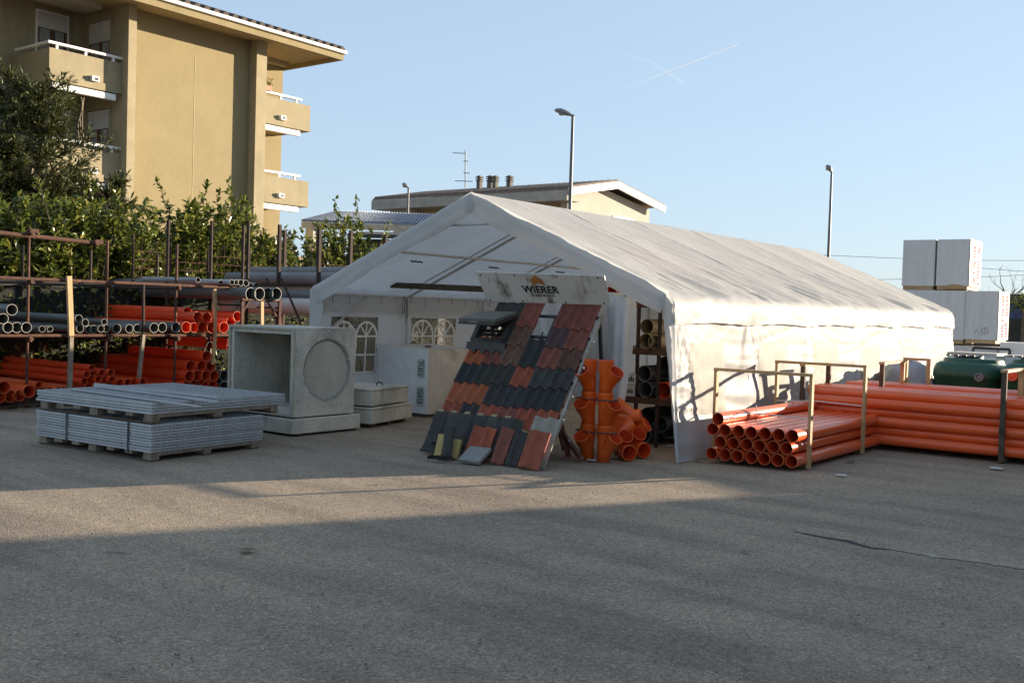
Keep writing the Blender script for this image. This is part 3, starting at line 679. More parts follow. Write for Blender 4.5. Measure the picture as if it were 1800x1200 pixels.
# conifer
def conifer():
    b = np.array(on_x(60, 560, -20.6)); b[2] = 0; zt = on_x(62, 142, -20.6)[2]
    T = thing('conifer_tree', 'dark bushy conifer in front of the balconies on the left', 'tree', tuple(b))
    mb = MB(); tips = []; dirs = []
    tr = [b + np.array([0, .12 * math.sin(z * 1.1), z]) for z in np.linspace(0, zt * .97, 14)]
    mb.tube(tr, .1, 8, radii=list(np.linspace(.13, .015, 14)))
    mb2 = MB()
    for i in range(60):
        z = zt * (.30 + .66 * (i / 60.)); t = z / zt
        reach = (1.55 * (1 - t) ** .6 + .42) * (.6 + .65 * rng.random()) * (.8 + .6 * nz(i * .7, 3.1))
        a = i * 2.4 + rng.normal() * .3
        o = b + np.array([0, .12 * math.sin(z * 1.1), z]); d = np.array([math.cos(a), math.sin(a), .38])
        pts = [o + d * reach * s + np.array([0, 0, .25 * s * s * reach]) for s in np.linspace(0, 1, 6)]
        mb2.tube(pts, .02, 4, radii=[.03, .024, .018, .013, .009, .004], caps=False)
        for s in np.linspace(.3, 1, 10):
            c = o + d * reach * s + np.array([0, 0, .25 * s * s * reach])
            for q in range(7):
                e = unit(d * .6 + rng.normal(size=3) * .6 + np.array([0, 0, .35])); tips.append(c + e * rng.uniform(.1, .36)); dirs.append(e)
    tips, dirs = np.array(tips), np.array(dirs)
    C, D, L, W = twig_leaves(tips, dirs, 7, .22, .13, .030)
    D = unit(D * .6 + np.repeat(dirs, 7, 0) * .9)
    mb.build('trunk', bark_pale, T)
    o = mb2.build('branches', bark, T); o['kind'] = 'stuff'
    leaf_mesh('crown', needle, C, D, L, W, T)
    # a shorter second leader to the left keeps the left frame edge dark
conifer()
def conifer2(px, X, ty, label, n=46):
    b = np.array(on_x(px, 560, X)); b[2] = 0; zt = on_x(px, ty, X)[2]
    T = thing('conifer_tree', label, 'tree', tuple(b)); tips = []; dirs = []
    mb = MB().tube([b, b + np.array([0, 0, zt * .95])], .08, 8, radii=[.1, .015]); mb2 = MB()
    for i in range(n):
        z = zt * (.2 + .78 * i / n); t = z / zt; reach = (1.5 * (1 - t) ** .8 + .25) * (.65 + .6 * rng.random()); a = i * 2.4 + rng.normal() * .3
        o = b + np.array([0, 0, z]); d = np.array([math.cos(a), math.sin(a), .4])
        mb2.tube([o, o + d * reach], .015, 4, radii=[.02, .004], caps=False)
        for s in np.linspace(.25, 1, 10):
            for q in range(8):
                e = unit(d * .6 + rng.normal(size=3) * .6 + np.array([0, 0, .3])); tips.append(o + d * reach * s + e * rng.uniform(.08, .3)); dirs.append(e)
    tips, dirs = np.array(tips), np.array(dirs); C, D, L, W = twig_leaves(tips, dirs, 7, .2, .12, .03)
    mb.build('trunk', bark_pale, T); mb2.build('branches', bark, T)['kind'] = 'stuff'
    leaf_mesh('crown', needle, C, unit(D * .6 + np.repeat(dirs, 7, 0) * .9), L, W, T)
conifer2(-30, -20.4, 240, 'shorter dark conifer cut by the left frame edge')
conifer2(178, -20.8, 318, 'young conifer on the right flank of the big conifer', 30)
# bare winter trees behind the block packs
def bare_tree(px, D, base_y, top_y, label, seed, sp=1.):
    q = np.random.default_rng(seed); b = np.array(at_d(px, base_y, D)); b[2] = 0; H = at_d(px, top_y, D)[2]
    T = thing('bare_tree', label, 'tree', tuple(b)); mt = MB(); mb = MB()
    def grow(p, d, L, r, lv):
        pts = [p]; 
        for i in range(4):
            d = unit(d + q.normal(size=3) * .16 + np.array([0, 0, .05])); pts.append(pts[-1] + d * L / 4)
        (mt if lv == 0 else mb).tube(pts, r, 5 if lv < 2 else 3, radii=[r, r * .9, r * .8, r * .7, r * .55], caps=False)
        if lv < 5:
            for k in range(3 if lv < 3 else 2):
                s = pts[q.integers(2, 5)]; grow(s, unit(d + q.normal(size=3) * .55 * sp), L * q.uniform(.55, .8), r * .55, lv + 1)
    grow(b, np.array([0, 0, 1.]), H * .42, .11, 0); 
    tw = mat('bare_twig', (.17, .13, .10), .9)
    mt.build('trunk', tw, T); o = mb.build('branches', tw, T); o['kind'] = 'stuff'
bare_tree(1772, 38, 560, 470, 'bare leafless tree right of the white block packs', 5)
bare_tree(1728, 44, 560, 462, 'bare twiggy tree partly hidden by the stacked block packs', 21)
bare_tree(1572, 44, 560, 482, 'bare twigs showing above the sloping tent roof end', 9)
# dark hedge and blue sheeted shed at the right edge
def far_right():
    a, b = Vector(at_d(1755, 560, 34)), Vector(at_d(1990, 560, 34)); zt = at_d(1790, 517, 34)[2]
    T = thing('blue_shed', 'dark shed with blue upper wall at the right frame edge', 'shed', (a.x, a.y, 0))
    d = (b - a).normalized(); d.z = 0; n = Vector((-d.y, d.x, 0))
    def wall(z0, z1, off, m, name):
        MB().prism([Vector((a.x, a.y, z0)) + n * off, Vector((b.x, b.y, z0)) + n * off, Vector((b.x, b.y, z0)) + n * 4, Vector((a.x, a.y, z0)) + n * 4], (0, 0, z1 - z0)).build(name, m, T)
    z1 = at_d(1790, 560, 34)[2]; z2 = at_d(1790, 535, 34)[2]
    wall(0, z1, 0, mat('dark_boards', (.035, .035, .032), .8), 'lower_wall')
    wall(z1 + .002, z2, .03, mat('blue_sheet', (.05, .08, .20), .6), 'upper_wall')
    wall(z2 + .002, zt, .06, mat('dark_eave', (.05, .055, .04), .8), 'eave')
far_right()
k = 1100
c0, c1 = np.array(at_d(1782, 540, 33)), np.array(at_d(1960, 540, 33)); t = rng.random(k)[:, None]
P = c0 * (1 - t) + c1 * t + rng.normal(size=(k, 3)) * .22; zt = at_d(1790, 520, 33)[2]; P[:, 2] = zt - .22 + rng.normal(size=k) * .15
T = thing('evergreen_bush', 'dark evergreen top overhanging the blue shed at the right edge', 'shrub', tuple(c0))
leaf_mesh('foliage', laurel, P, unit(rng.normal(size=(k, 3))), rng.uniform(.12, .22, k), rng.uniform(.04, .07, k), T)
m_ = MB()
for t_ in (.1, .5, .9):
    q = c0 * (1 - t_) + c1 * t_; m_.tube([(q[0], q[1], 0), (q[0], q[1], zt)], .05, 5)
m_.build('stems', bark, T)

# rusty reinforcing-mesh fence in front of the hedge
def mesh_fence():
    X = -17.3; ys = [on_x(p, 480, X)[1] for p in (235, 300, 370, 440, 560, 660)]
    for i in range(5):
        y0, y1 = ys[i], ys[i + 1] - .04; zt = 2.75 - .1 * (i % 2)
        T = thing('mesh_panel', 'rusty steel mesh panel standing in the hedge, %s from the left' % ORD[i], 'mesh panel', (X, y0, 0))
        mb = MB()
        k = int((y1 - y0) / .16)
        for j in range(k + 1): mb.tube([(X, y0 + j * .16, 1.86), (X, y0 + j * .16, zt)], .006, 4)
        for j in range(int((zt - 1.86) / .16)): mb.tube([(X + .012, y0, 1.9 + j * .16), (X + .012, y0 + k * .16, 1.9 + j * .16)], .006, 4)
        mb.build('wire_mesh', rust, T)['kind'] = 'stuff'
        for y in (y0, y1): MB().tube([(X - .03, y, 1.852), (X - .03, y, zt + .1)], .02, 6).build('post', rust_dk, T)
mesh_fence()
def hedge_shade_wall():
    T = thing('dark_shade_wall', 'low near-black wall painting in shade behind the pipe racks under the hedge', 'wall', (-17.4, 10, 0))
    m = mat('shade_black_wall', (.014, .016, .011), .95, (.008, .009, .006), 2.5, 1., .8, 30)  # near-black colour stands in for the shade below the hedge
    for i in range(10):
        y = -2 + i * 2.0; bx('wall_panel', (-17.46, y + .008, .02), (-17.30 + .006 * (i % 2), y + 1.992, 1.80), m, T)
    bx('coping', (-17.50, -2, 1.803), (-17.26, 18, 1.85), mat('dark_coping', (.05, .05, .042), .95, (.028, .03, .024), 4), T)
hedge_shade_wall()
k = 4500
P = np.stack([-17.24 + rng.random(k) * .22, rng.uniform(4, 17, k), .05 + rng.random(k) ** 1.7 * 1.8], 1)
tag(leaf_mesh('creeper_leaves', laurel, P, unit(rng.normal(size=(k, 3))), rng.uniform(.07, .14, k), rng.uniform(.04, .07, k), None), kind='stuff')
# ------------------------------------------------------------------ party tent
TX0, TX1, TY0, TY1 = -11.42, -5.47, 10.14, 21.95
TXR, TZE, TZR = -8.42, 1.80, 3.13
BAY = (TY1 - TY0) / 6
def roof_z(x):
    t = abs(x - TXR) / (TXR - TX0 if x < TXR else TX1 - TXR)
    return TZR + (TZE + .09 - TZR) * min(t, 1)
def ridged(x, y, s=0., o=3): return 1 - abs(nz(x, y, s, o)) * 2
def sheet(fn, us, vs, mb=None, mi=0):
    mb = mb or MB(); P = [fn(a, b) for b in vs for a in us]; k = len(us)
    mb.add(P, [(j * k + i, j * k + i + 1, (j + 1) * k + i + 1, (j + 1) * k + i) for j in range(len(vs) - 1) for i in range(k - 1)], mi, True)
    return mb
def tent():
    T = thing('party_tent', 'long white party tent with open gable front and low pitched roof', 'tent', ((TX0 + TX1) / 2, (TY0 + TY1) / 2, 0))
    # --- roof skin, each side its own sheet with rounded shoulder and hanging valance
    def roof_side(sgn):
        XE = TX1 if sgn > 0 else TX0; W_ = abs(XE - TXR)
        prof = [(t * (W_ - .10), TZR + (TZE + .10 - TZR) * t) for t in np.linspace(0, 1, 34)]
        prof += [(W_ - .05, TZE + .065), (W_ - .015, TZE + .02), (W_ + .005, TZE - .04), (W_ + .012, TZE - .10), (W_ + .016, TZE - .16), (W_ + .02, TZE - .22), (W_ + .02, TZE - .27)]
        ys = np.linspace(TY0, TY1, 190); mb = MB(); P = []
        for y in ys:
            ph = ((y - TY0) / BAY) % 1; bay = math.sin(math.pi * ph)
            for i, (q, z) in enumerate(prof):
                t = i / 33.
                x = TXR + sgn * q
                if i < 34:
                    sag = .032 * bay * math.sin(math.pi * min(t, 1)) ** .7
                    diag = .019 * ridged((y - t * 1.4 * (1 if sgn > 0 else -1)) * 2.6, t * 1.3, sgn * 3) * (0.3 + t) 
                    near = max(0, 1 - abs(ph - .5) * 2)
                    crease = .05 * near * max(0, ridged((y + (1 - t) * (ph - .5) * 1.6) * 3.5, t * .8, 7)) * max(0, t - .45) * 1.8
                    yk = TY0 + BAY * round((y - TY0) / BAY); dr = (1 - t) * W_; rr_ = math.hypot(y - yk, dr)
                    fan = .027 * max(0, 1 - (2 * (y - yk) / BAY) ** 2) * (ridged(math.atan2(dr, (y - yk) * 1.0001 + 1e-4) * 4.5, yk, sgn) - .3) * min(1, rr_ / .3) * math.exp(-rr_ / .9)
                    zz = z - sag + diag - crease + fan
                    if t < .03: zz = z
                    P.append((x + sgn * .02 * nz(y * 2, t * 6), y, zz))
                else:
                    sc = .012 * nz(y * 2.0, i * .2, 5) + .014 * ridged(y * 2.6 + i * .25, i * .35, 2, 2)
                    zb = z + (.035 * abs(math.sin(math.pi * (y - TY0) / BAY * 1.0)) if i == len(prof) - 1 else 0) + .012 * nz(y * 3, 1.)
                    P.append((x + sgn * sc, y, zb))
        k = len(prof)
        f = [(j * k + i, j * k + i + 1, (j + 1) * k + i + 1, (j + 1) * k + i) for j in range(len(ys) - 1) for i in range(k - 1)]
        mi = [1 if (q % (k - 1)) >= 33 else 0 for q in range(len(f))]
        mb.add(P, f, 0, True); mb.mi = mi
        return mb.build('roof_sheet', [tarp_roof, tarp], T)
    roof_side(1); roof_side(-1)
    # seam strips over the trusses on the sunny slope
    for k in range(1, 6):
        y = TY0 + k * BAY
        for sgn in (1, -1):
            mb = MB()
            W_ = (TX1 - TXR) if sgn > 0 else (TXR - TX0)
            pts = [Vector((TXR + sgn * (W_ - .12) * t, y + .012 * nz(t * 5, k), TZR + (TZE + .10 - TZR) * t + .006)) for t in np.linspace(.02, 1, 12)]
            for a, b in zip(pts[:-1], pts[1:]): mb.beam(a, b, .04, .006)
            mb.build('seam', tarp_roof, T)
    # --- walls
    ztop_ = TZE - .02
    def wall_fn(sgn):
        def fn(y, z, extra=0.):
            t = z / TZE
            xb = (TX1 + .14 * (1 - t)) if sgn > 0 else (TX0 - .05 * (1 - t))
            ph = ((y - TY0) / BAY) % 1
            d = .018 * ridged(y * .55, z * 7.5 + .8 * math.sin(y * 1.7), sgn, 1) * min(1, 2.2 * (1 - t)) + .003 * nz(y * 1.3, z * .7, 4 + sgn)
            d -= .03 * math.sin(math.pi * t) * math.sin(math.pi * ph)
            # folds fanning out from the points where the sheet is tied
            for (cy, cz, am) in ((TY0, .78, .042), (TY0, ztop_, .036), (TY0 + BAY * round((y - TY0) / BAY), ztop_, .028)):
                r = math.hypot(y - cy, z - cz)
                if .01 < r < 1.7: d += am * (ridged(math.atan2(z - cz, abs(y - cy) + .02) * 4.6, r * .35, cy + cz, 1) - .2) * min(1, r / .25) * math.exp(-r / .75) * (1 if cy == TY0 and cz < 1 else max(0, 1 - (2 * (y - cy) / BAY) ** 2))
            if t < .12: d += .03 * nz(y * 4, z * 8) * (1 - t / .12)
            return (xb + sgn * (d - .035) + sgn * extra, y, z)
        return fn
    def win_fn(sgn, wa=0, wb=1, wz0=0, wz1=1):
        w0 = wall_fn(sgn)
        def fn(y, z):
            a = w0(y, z); base = (TX1 + .14 * (1 - z / TZE)) if sgn > 0 else (TX0 - .05 * (1 - z / TZE))
            e = max(0, min(1, min(y - wa, wb - y, z - wz0, wz1 - z) / .10)); e = e * e * (3 - 2 * e)
            flat = base + (a[0] - base) * .5 + sgn * .005 * nz(y * 9, z * .9) - sgn * .016
            return (a[0] * (1 - e) + flat * e + sgn * .0015, y, z)
        return fn
    ztop = TZE - .02
    def make_wall(sgn, wins, wz0, wz1, film):
        fn = wall_fn(sgn); mb = MB(); y = TY0
        zs = list(np.linspace(0.01, ztop, 46))
        def span(y0, y1, z0, z1):
            sheet(fn, np.linspace(y0, y1, max(2, int((y1 - y0) / .036))), np.linspace(z0, z1, max(2, int((z1 - z0) / .032))), mb)
        for (a, b) in wins:
            span(y, a, 0.01, ztop); span(a, b, 0.01, wz0); span(a, b, wz1, ztop); y = b
        span(y, TY1, 0.01, ztop)
        wl = mb.build('side_wall', tarp, T)
        for (a, b) in wins:
            wf = win_fn(sgn, a, b, wz0, wz1)
            wm_ = MB(); sheet(wf, np.linspace(a - .01, b + .01, 24), np.linspace(wz0 - .01, wz1 + .01, 20), wm_)
            W = wm_.build('window', film, wl)
            mb = MB(); hw = .016; off = sgn * -.004 if sgn < 0 else .004
            def seg(p, q, r=hw):
                d = Vector((0, q[0] - p[0], q[1] - p[1])); 
                if d.length < 1e-6: return
                s = Vector((0, -d.z, d.y)).normalized() * r; n_ = max(1, int(d.length / .08)); L = []
                for i in range(n_ + 1):
                    t = i / n_; yy, zz = p[0] + (q[0] - p[0]) * t, p[1] + (q[1] - p[1]) * t
                    for sg in (1, -1):
                        c = wf(yy + s.y * sg, zz + s.z * sg)
                        for o_ in ((-.005, .005) if sgn < 0 else (-.014, -.006)): L.append((c[0] + o_, c[1], c[2]))
                fs = []
                for i in range(n_):
                    k = i * 4; fs += [(k, k + 2, k + 6, k + 4), (k + 1, k + 5, k + 7, k + 3), (k, k + 4, k + 5, k + 1), (k + 2, k + 3, k + 7, k + 6)]
                mb.add(L, fs)
            wd = (b - a) / 2; spring = wz0 + (wz1 - wz0) * .66
            for h in range(2):
                c = a + wd * (h + .5); r = wd * .46
                arc = [(c + r * math.cos(t), spring + r * 1.02 * math.sin(t)) for t in np.linspace(0, math.pi, 13)]
                for p, q in zip(arc[:-1], arc[1:]): seg(p, q)
                for t in (R(52), R(90), R(128)): seg((c, spring), (c + r * math.cos(t), spring + r * math.sin(t)), .011)
                for sx in (-r, 0, r): seg((c + sx, wz0), (c + sx, spring), .013)
                for zz in (spring, wz0 + (spring - wz0) * .5, wz0 + .01): seg((c - r, zz), (c + r, zz), .013)
            mb.build('glazing_bars', white_p, W)
    wl = [(on_x(p, 560, TX0 - .03)[1], on_x(q, 560, TX0 - .03)[1]) for p, q in ((580, 659), (719, 796))]
    step = wl[1][0] - wl[0][0]
    wl += [(wl[1][0] + step * k, wl[1][1] + step * k) for k in (1, 2, 3) if wl[1][1] + step * k < TY1 - .2]
    zt = on_x(620, 557, TX0 - .03)[2]; zb = on_x(640, 655, TX0 - .03)[2]
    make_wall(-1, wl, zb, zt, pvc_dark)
    wr = [(on_x(p, 600, TX1 + .06)[1], on_x(q, 600, TX1 + .06)[1]) for p, q in ((1219, 1281), (1340, 1392), (1437, 1481), (1517, 1554), (1588, 1620), (1646, 1668))]
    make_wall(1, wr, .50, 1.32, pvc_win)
    def rear(x, z): return (x, TY1 - .02 + .03 * nz(x * 1.5, z * 1.5), min(z, roof_z(x) - .03))
    sheet(rear, np.linspace(TX0 + .02, TX1 - .02, 40), np.linspace(.02, TZR, 30)).build('rear_wall', tarp, T)
    # --- gable trim: a folded band under the front edge of the roof, running down both legs
    def band(side):
        pts = []
        W_ = (TX1 - TXR) if side > 0 else (TXR - TX0)
        for t in np.linspace(0, 1, 26): pts.append((TXR + side * W_ * t * .985, TZR + (TZE + .09 - TZR) * t, .235 + .02 * math.sin(t * 9), Vector((0, -1))))
        mb = MB(); vs = []; k = 7
        for i, (x, z, wd, _) in enumerate(pts):
            for j in range(k):
                q = j / (k - 1); fold = .03 * math.sin(q * math.pi) + .012 * nz(x * 4, q * 3, side) + .018 * math.sin(q * 9 + nz(x * 1.5, 1) * 3) * .6
                vs.append((x - side * .10 * q, TY0 - .012 - fold, z + .012 - wd * q))
        mb.add(vs, [(i * k + j, i * k + j + 1, (i + 1) * k + j + 1, (i + 1) * k + j) for i in range(len(pts) - 1) for j in range(k - 1)], 0, True)
        # wrap-over on top
        mb.build('gable_trim', tarp, T)
        mb = MB(); vs = []; n_ = 22
        xe = TX1 if side > 0 else TX0
        for i in range(n_):
            t = i / (n_ - 1); z = TZE + .07 - t * (TZE + .05); wd = (.20 - .15 * t ** .6) if side > 0 else (.26 - .13 * t)
            xo = xe + (side * .14 * t if side > 0 else -.05 * t)
            for j in range(k):
                q = j / (k - 1)
                vs.append((xo - side * wd * q + .010 * nz(z * 4, q * 2), TY0 - .016 - .03 * math.sin(q * math.pi * 1.5) - .012 * nz(z * 3, q * 4, 3), z))
        mb.add(vs, [(i * k + j, i * k + j + 1, (i + 1) * k + j + 1, (i + 1) * k + j) for i in range(n_ - 1) for j in range(k - 1)], 0, True)
        mb.build('leg_curtain', tarp, T)
    band(1); band(-1)
    # --- steel frame
    def P(x, y, z): return Vector((x, y, z))
    zc = on_y(800, 395, TY0)[2]
    for k in range(7):
        y = TY0 + .04 + k * (TY1 - TY0 - .08) / 6; mb = MB(); r = .021
        a, b, c = P(TX0 + .07, y, TZE + .0), P(TXR, y, TZR - .05), P(TX1 - .07, y, TZE)
        mb.tube([a, b], r, 8).tube([b, c], r, 8)
        f = (TZR - .05 - zc) / (TZR - .05 - TZE)
        mb.tube([b.lerp(a, f), b.lerp(c, f)], .016, 8)
        mb.tube([a, P(TX0 + .03, y, 0)], r, 8).tube([c, P(TX1 + .10, y, 0)], r, 8)
        mb.build('frame_truss', steel_w, T)
    mb = MB()
    for x, z in ((TXR, TZR - .055), ((TX0 + TXR) / 2, (TZE + TZR) / 2 - .06), ((TX1 + TXR) / 2, (TZE + TZR) / 2 - .06), (TX0 + .07, TZE), (TX1 - .07, TZE)):
        MB().tube([(x, TY0 + .03, z), (x, TY1 - .03, z)], .018, 8).build('purlin', steel_w, T)
    for k, y in ((0, TY0 + .05),):
        MB().tube([P(TX0 + .05, y + .05, 1.12), P(TX0 + .07, y + 1.05, TZE)], .016, 8).build('brace', steel_w, T)
    # ties hooked over the eave tube, with loose ends
    tie = MB()
    for i in range(16):
        y = TY0 + .35 + i * .34; x = TX0 + .06
        tie.tube([(x, y, TZE + .03), (x + .03, y, TZE - .02), (x + .015, y + .02 * nz(i, 1), TZE - .06 - .05 * rnd.random()), (x + .02, y + .04 * nz(i, 3), TZE - .08 - .07 * rnd.random())], .005, 4)
    y = on_x(705, 520, TX0 + .05)[1]
    for s in range(3): tie.tube([(TX0 + .08, y + .03 * s, TZE)] + [(TX0 + .09 + .02 * s, y + .03 * s + .05 * nz(q * .7, s * 3.), TZE - q * .07) for q in range(1, 5 + s)], .006, 4)
    tie.build('tie_cords', mat('dark_cord', (.06, .05, .04), .8), T)['kind'] = 'stuff'
    # vents in the roof skin, seen from below as dark slits
    for px, py in ((521, 726), (870, 755), (1170, 777)):
        q = (530 + px / 2.571, 170 + py / 2.571); d = ray(*q)
        # hit the left or right slope
        best = None
        for t in np.linspace(9, 22, 900):
            p = CAM + d * t
            if TY0 < p[1] < TY1 and TX0 < p[0] < TX1 and p[2] > roof_z(p[0]) - .10: best = p; break
        if best is not None:
            b = Vector(best); MB().tube([b + Vector((0, -.12 + i * .03, -.05 - .018 * abs(math.sin(i)))) for i in range(9)], .012, 5).build('vent_slit', black_p, T)
    return T
tent()
bm_ = on_x(688, 501, TX0 + .3); b2 = on_y(842, 509, bm_[1] + .05)
tag(MB().beam(bm_, b2 + np.array([.4, 0, 0]), .05, .09).build('timber_beam', wood_dk), 'dark brown timber beam slung under the tent roof near the left eave', 'beam')
# gathered door flap hanging beside the shelves
def flap():
    q = on_y(1088, 640, 10.30); T = thing('tent_door_flap', 'gathered white tent door flap hanging beside the tile display', 'tent flap', (q[0], q[1], 0))
    zt, zb = on_y(1088, 521, 10.30)[2], on_y(1070, 782, 10.3)[2]
    vs = []; n = 40; rows = 24
    for i in range(rows):
        t = i / (rows - 1); z = zt + (zb - zt) * t
        xc = q[0] + .01 - .13 * t ** 2 + .02 * math.sin(t * 4); rx = (.165 if t > .04 else .12) * (1 - .42 * t); ry = rx * .8
        for j in range(n):
            a = 2 * math.pi * j / n; f = 1 + .13 * math.sin(a * 7 + t * 2.2 + nz(t * 2, a) * 2) + .05 * math.sin(a * 17 + t * 3)
            vs.append((xc + rx * f * math.cos(a), q[1] + ry * f * math.sin(a), z))
    mb = MB().add(vs, [(i * n + j, i * n + (j + 1) % n, (i + 1) * n + (j + 1) % n, (i + 1) * n + j) for i in range(rows - 1) for j in range(n)], 0, True)
    mb.add(vs[:n], [tuple(range(n))]); mb.build('gathered_cloth', tarp_in, T)
    # the part spread to the left behind the display
    def fn(x, z): return (x, q[1] + .16 + .03 * math.sin(x * 26 + z * 1.5) + .03 * nz(x * 3, z), z)
    sheet(fn, np.linspace(q[0] - 1.45, q[0] - .08, 50), np.linspace(.62, zt + .05, 16)).build('spread_cloth', tarp_in, T)
flap()

# ------------------------------------------------------------------ shelves inside the tent
def pipe_mesh(name, L, r, th, mats, n=22):
    """hollow pipe along +X with the open mouth at x=0"""
    mb = MB(); rings = []
    def ring(x, rr): return [(x, rr * math.cos(2 * math.pi * j / n), rr * math.sin(2 * math.pi * j / n)) for j in range(n)]
    def band(a, b, mi, sm=True):
        vs = a + b; mb.add(vs, [(j, (j + 1) % n, n + (j + 1) % n, n + j) for j in range(n)], mi, sm)
    o0, o1, i0, i1 = ring(0, r), ring(-L, r), ring(0, r - th), ring(-L, r - th)
    band(o1, o0, 0); band(o0, i0, 1, False); band(i0, i1, 2); band(i1, o1, 1, False)
    return mb.mesh(name, mats)
PM = {}
def pipe(name, label, end, direction, L, r, mats, th=None, group=None, cat='pipe', key=''):
    """a pipe whose near mouth sits at `end`; it runs away along -direction"""
    th = th or max(.003, r * .055); kk = (round(L, 2), round(r, 4), round(th, 4), key)
    if kk not in PM: PM[kk] = pipe_mesh('pipe', L, r, th, mats)
    o = bpy.data.objects.new(name, PM[kk]); d = Vector(direction).normalized()
    o.rotation_mode = 'QUATERNION'; o.rotation_quaternion = d.to_track_quat('X', 'Z') @ Quaternion((1, 0, 0), rnd.uniform(0, 6.28)); o.location = end
    link(o); return tag(o, label, cat, group)
OR = [orange_m, orange_rim, orange_in]; ORR = [orange_red, orange_rim, orange_in]; GR = [grey_m, grey_rim, grey_in]; GL = [grey_lt, grey_rim, grey_in]
BE = [beige_m, beige_m, mat('beige_inside', (.30, .22, .12), .6)]
GD = [mat('dark_grey_pvc', (.07, .075, .08), .45), mat('dark_grey_rim', (.28, .28, .27), .5), grey_in]
def shelves():
    Y = 11.15; z1 = on_y(1140, 699, Y)[2]; z2 = on_y(1140, 613, Y)[2]; z3 = on_y(1130, 530, Y)[2]
    xa, xb = on_y(1080, 700, Y)[0], TX1 - .22
    T = thing('storage_rack', 'rusty steel storage rack full of pipes inside the right side of the tent', 'rack', ((xa + xb) / 2, Y + .6, 0))
    for px in (1094, 1118.5, 1156):
        x = on_y(px, 690, Y)[0]
        for y in (Y, Y + 2.2): MB().box((x - .018, y - .018, 0), (x + .018, y + .018, z3 + .12)).build('post', rust_dk if px > 1100 else rust, T)
    for z in (z1, z2, z3):
        for y in (Y - .022, Y + 2.2): bx('shelf_beam', (xa - .4, y - .02, z - .075), (xb, y + .0, z), rust, T)
        for k in range(7): bx('shelf_board', (xa - .4, Y + .01 + k * .31, z - .03), (xb - .01, Y + .30 + k * .31, z - .004), wood_old, T)
    y0 = Y + .05
    def p(px, py, r, L, ms, key, lab, dy=0., d=(0, -1, 0)):
        e = on_y(px, py, y0 + dy); return pipe('pipe', lab, e, d, L, r, ms, key=key, group='large pipes on the tent shelves')
    def rest(px, zs, r, L, ms, key, lab, dy=0.): 
        e = on_y(px, 690, y0 + dy); e[2] = zs + r; return pipe('pipe', lab, e, (0, -1, 0), L, r, ms, key=key, group='large pipes on the tent shelves')
    r_ = .095
    rest(1132, z2, r_, 1.6, BE, 'be', 'left beige pipe standing on the middle shelf of the tent rack')
    rest(1147, z2, r_ * .92, 1.6, BE, 'be', 'right beige pipe lying on the middle shelf of the tent rack', .02)
    rest(1133, z2 + r_ * 1.9, r_, 1.2, BE, 'be', 'upper beige pipe lying across the two beige pipes', .03)
    rest(1134, z1, .10, 1.9, GD, 'gd', 'lower dark grey pipe on the lowest shelf of the tent rack', -.06)
    rest(1131, z1 + .2, .10, 1.9, GD, 'gd', 'upper dark grey pipe lying on another dark grey pipe', -.06)
    rest(1116, z1, .10, 1.9, GD, 'gd', 'dark grey pipe behind the paper boxes on the tent rack')
    rest(1166, z1, .105, 1.5, ORR, 'or', 'bright orange red pipe on the lowest shelf by the tent leg', -.05)
    rest(1169, z1 + .22, .15, 1.6, GD, 'gd', 'wide dark pipe above the orange red pipe on the shelf', .2)
    for i, (px, zz, r) in enumerate(((1163, .16, .10), (1177, .08, .10), (1146, .0, .12), (1132, .0, .12), (1140, .21, .12), (1170, .3, .09))):
        rest(px, zz + .01, r, 1.8, GD, 'gd', ['dark grey pipe end under the shelves, upper middle', 'dark grey pipe end on the ground by the tent leg', 'dark pipe on the ground under the shelf, third along', 'dark pipe on the ground under the shelf by the orange fittings', 'dark pipe lying on two ground pipes under the shelf', 'dark grey pipe high under the lowest shelf'][i], .15 + .1 * (i % 3))
    rest(1088, z3 + .02, .085, 1.5, OR, 'o', 'orange pipe on the top shelf just behind the sign corner')
    rest(1068, z3 + .02, .085, 1.5, OR, 'o', 'orange pipe on the top shelf mostly hidden by the sign', .02)
    rest(1106, z3 + .02, .075, 1.5, OR, 'o', 'orange pipe on the top shelf next to the tent trim', .03)
    # boxes of fittings
    for i, (px, py0, py1, s) in enumerate(((1107, 699, 677, .13), (1109, 677, 655, .12))):
        a = on_y(px, py0, Y - .03); h = on_y(px, py1, Y - .03)[2]; a[2] = z1 if i == 0 else on_y(1107, 677, Y - .03)[2] + .003
        B = thing('cardboard_box', ['white paper box standing on the tent shelf', 'white paper box with dark print stacked on another box'][i], 'box', tuple(a))
        bx('carton', (a[0] - s / 2, a[1], a[2] + .001), (a[0] + s / 2, a[1] + .2, h), mat('white_card', (.62, .60, .54), .7, (.5, .48, .43), 8), B, .006)
        for k in range(3): bx('printed_mark', (a[0] - s * .3 + k * .03, a[1] - .002, a[2] + (h - a[2]) * .3), (a[0] - s * .3 + k * .03 + .018, a[1] - .0005, a[2] + (h - a[2]) * (.6 + .1 * (k % 2))), ink, B)
shelves()
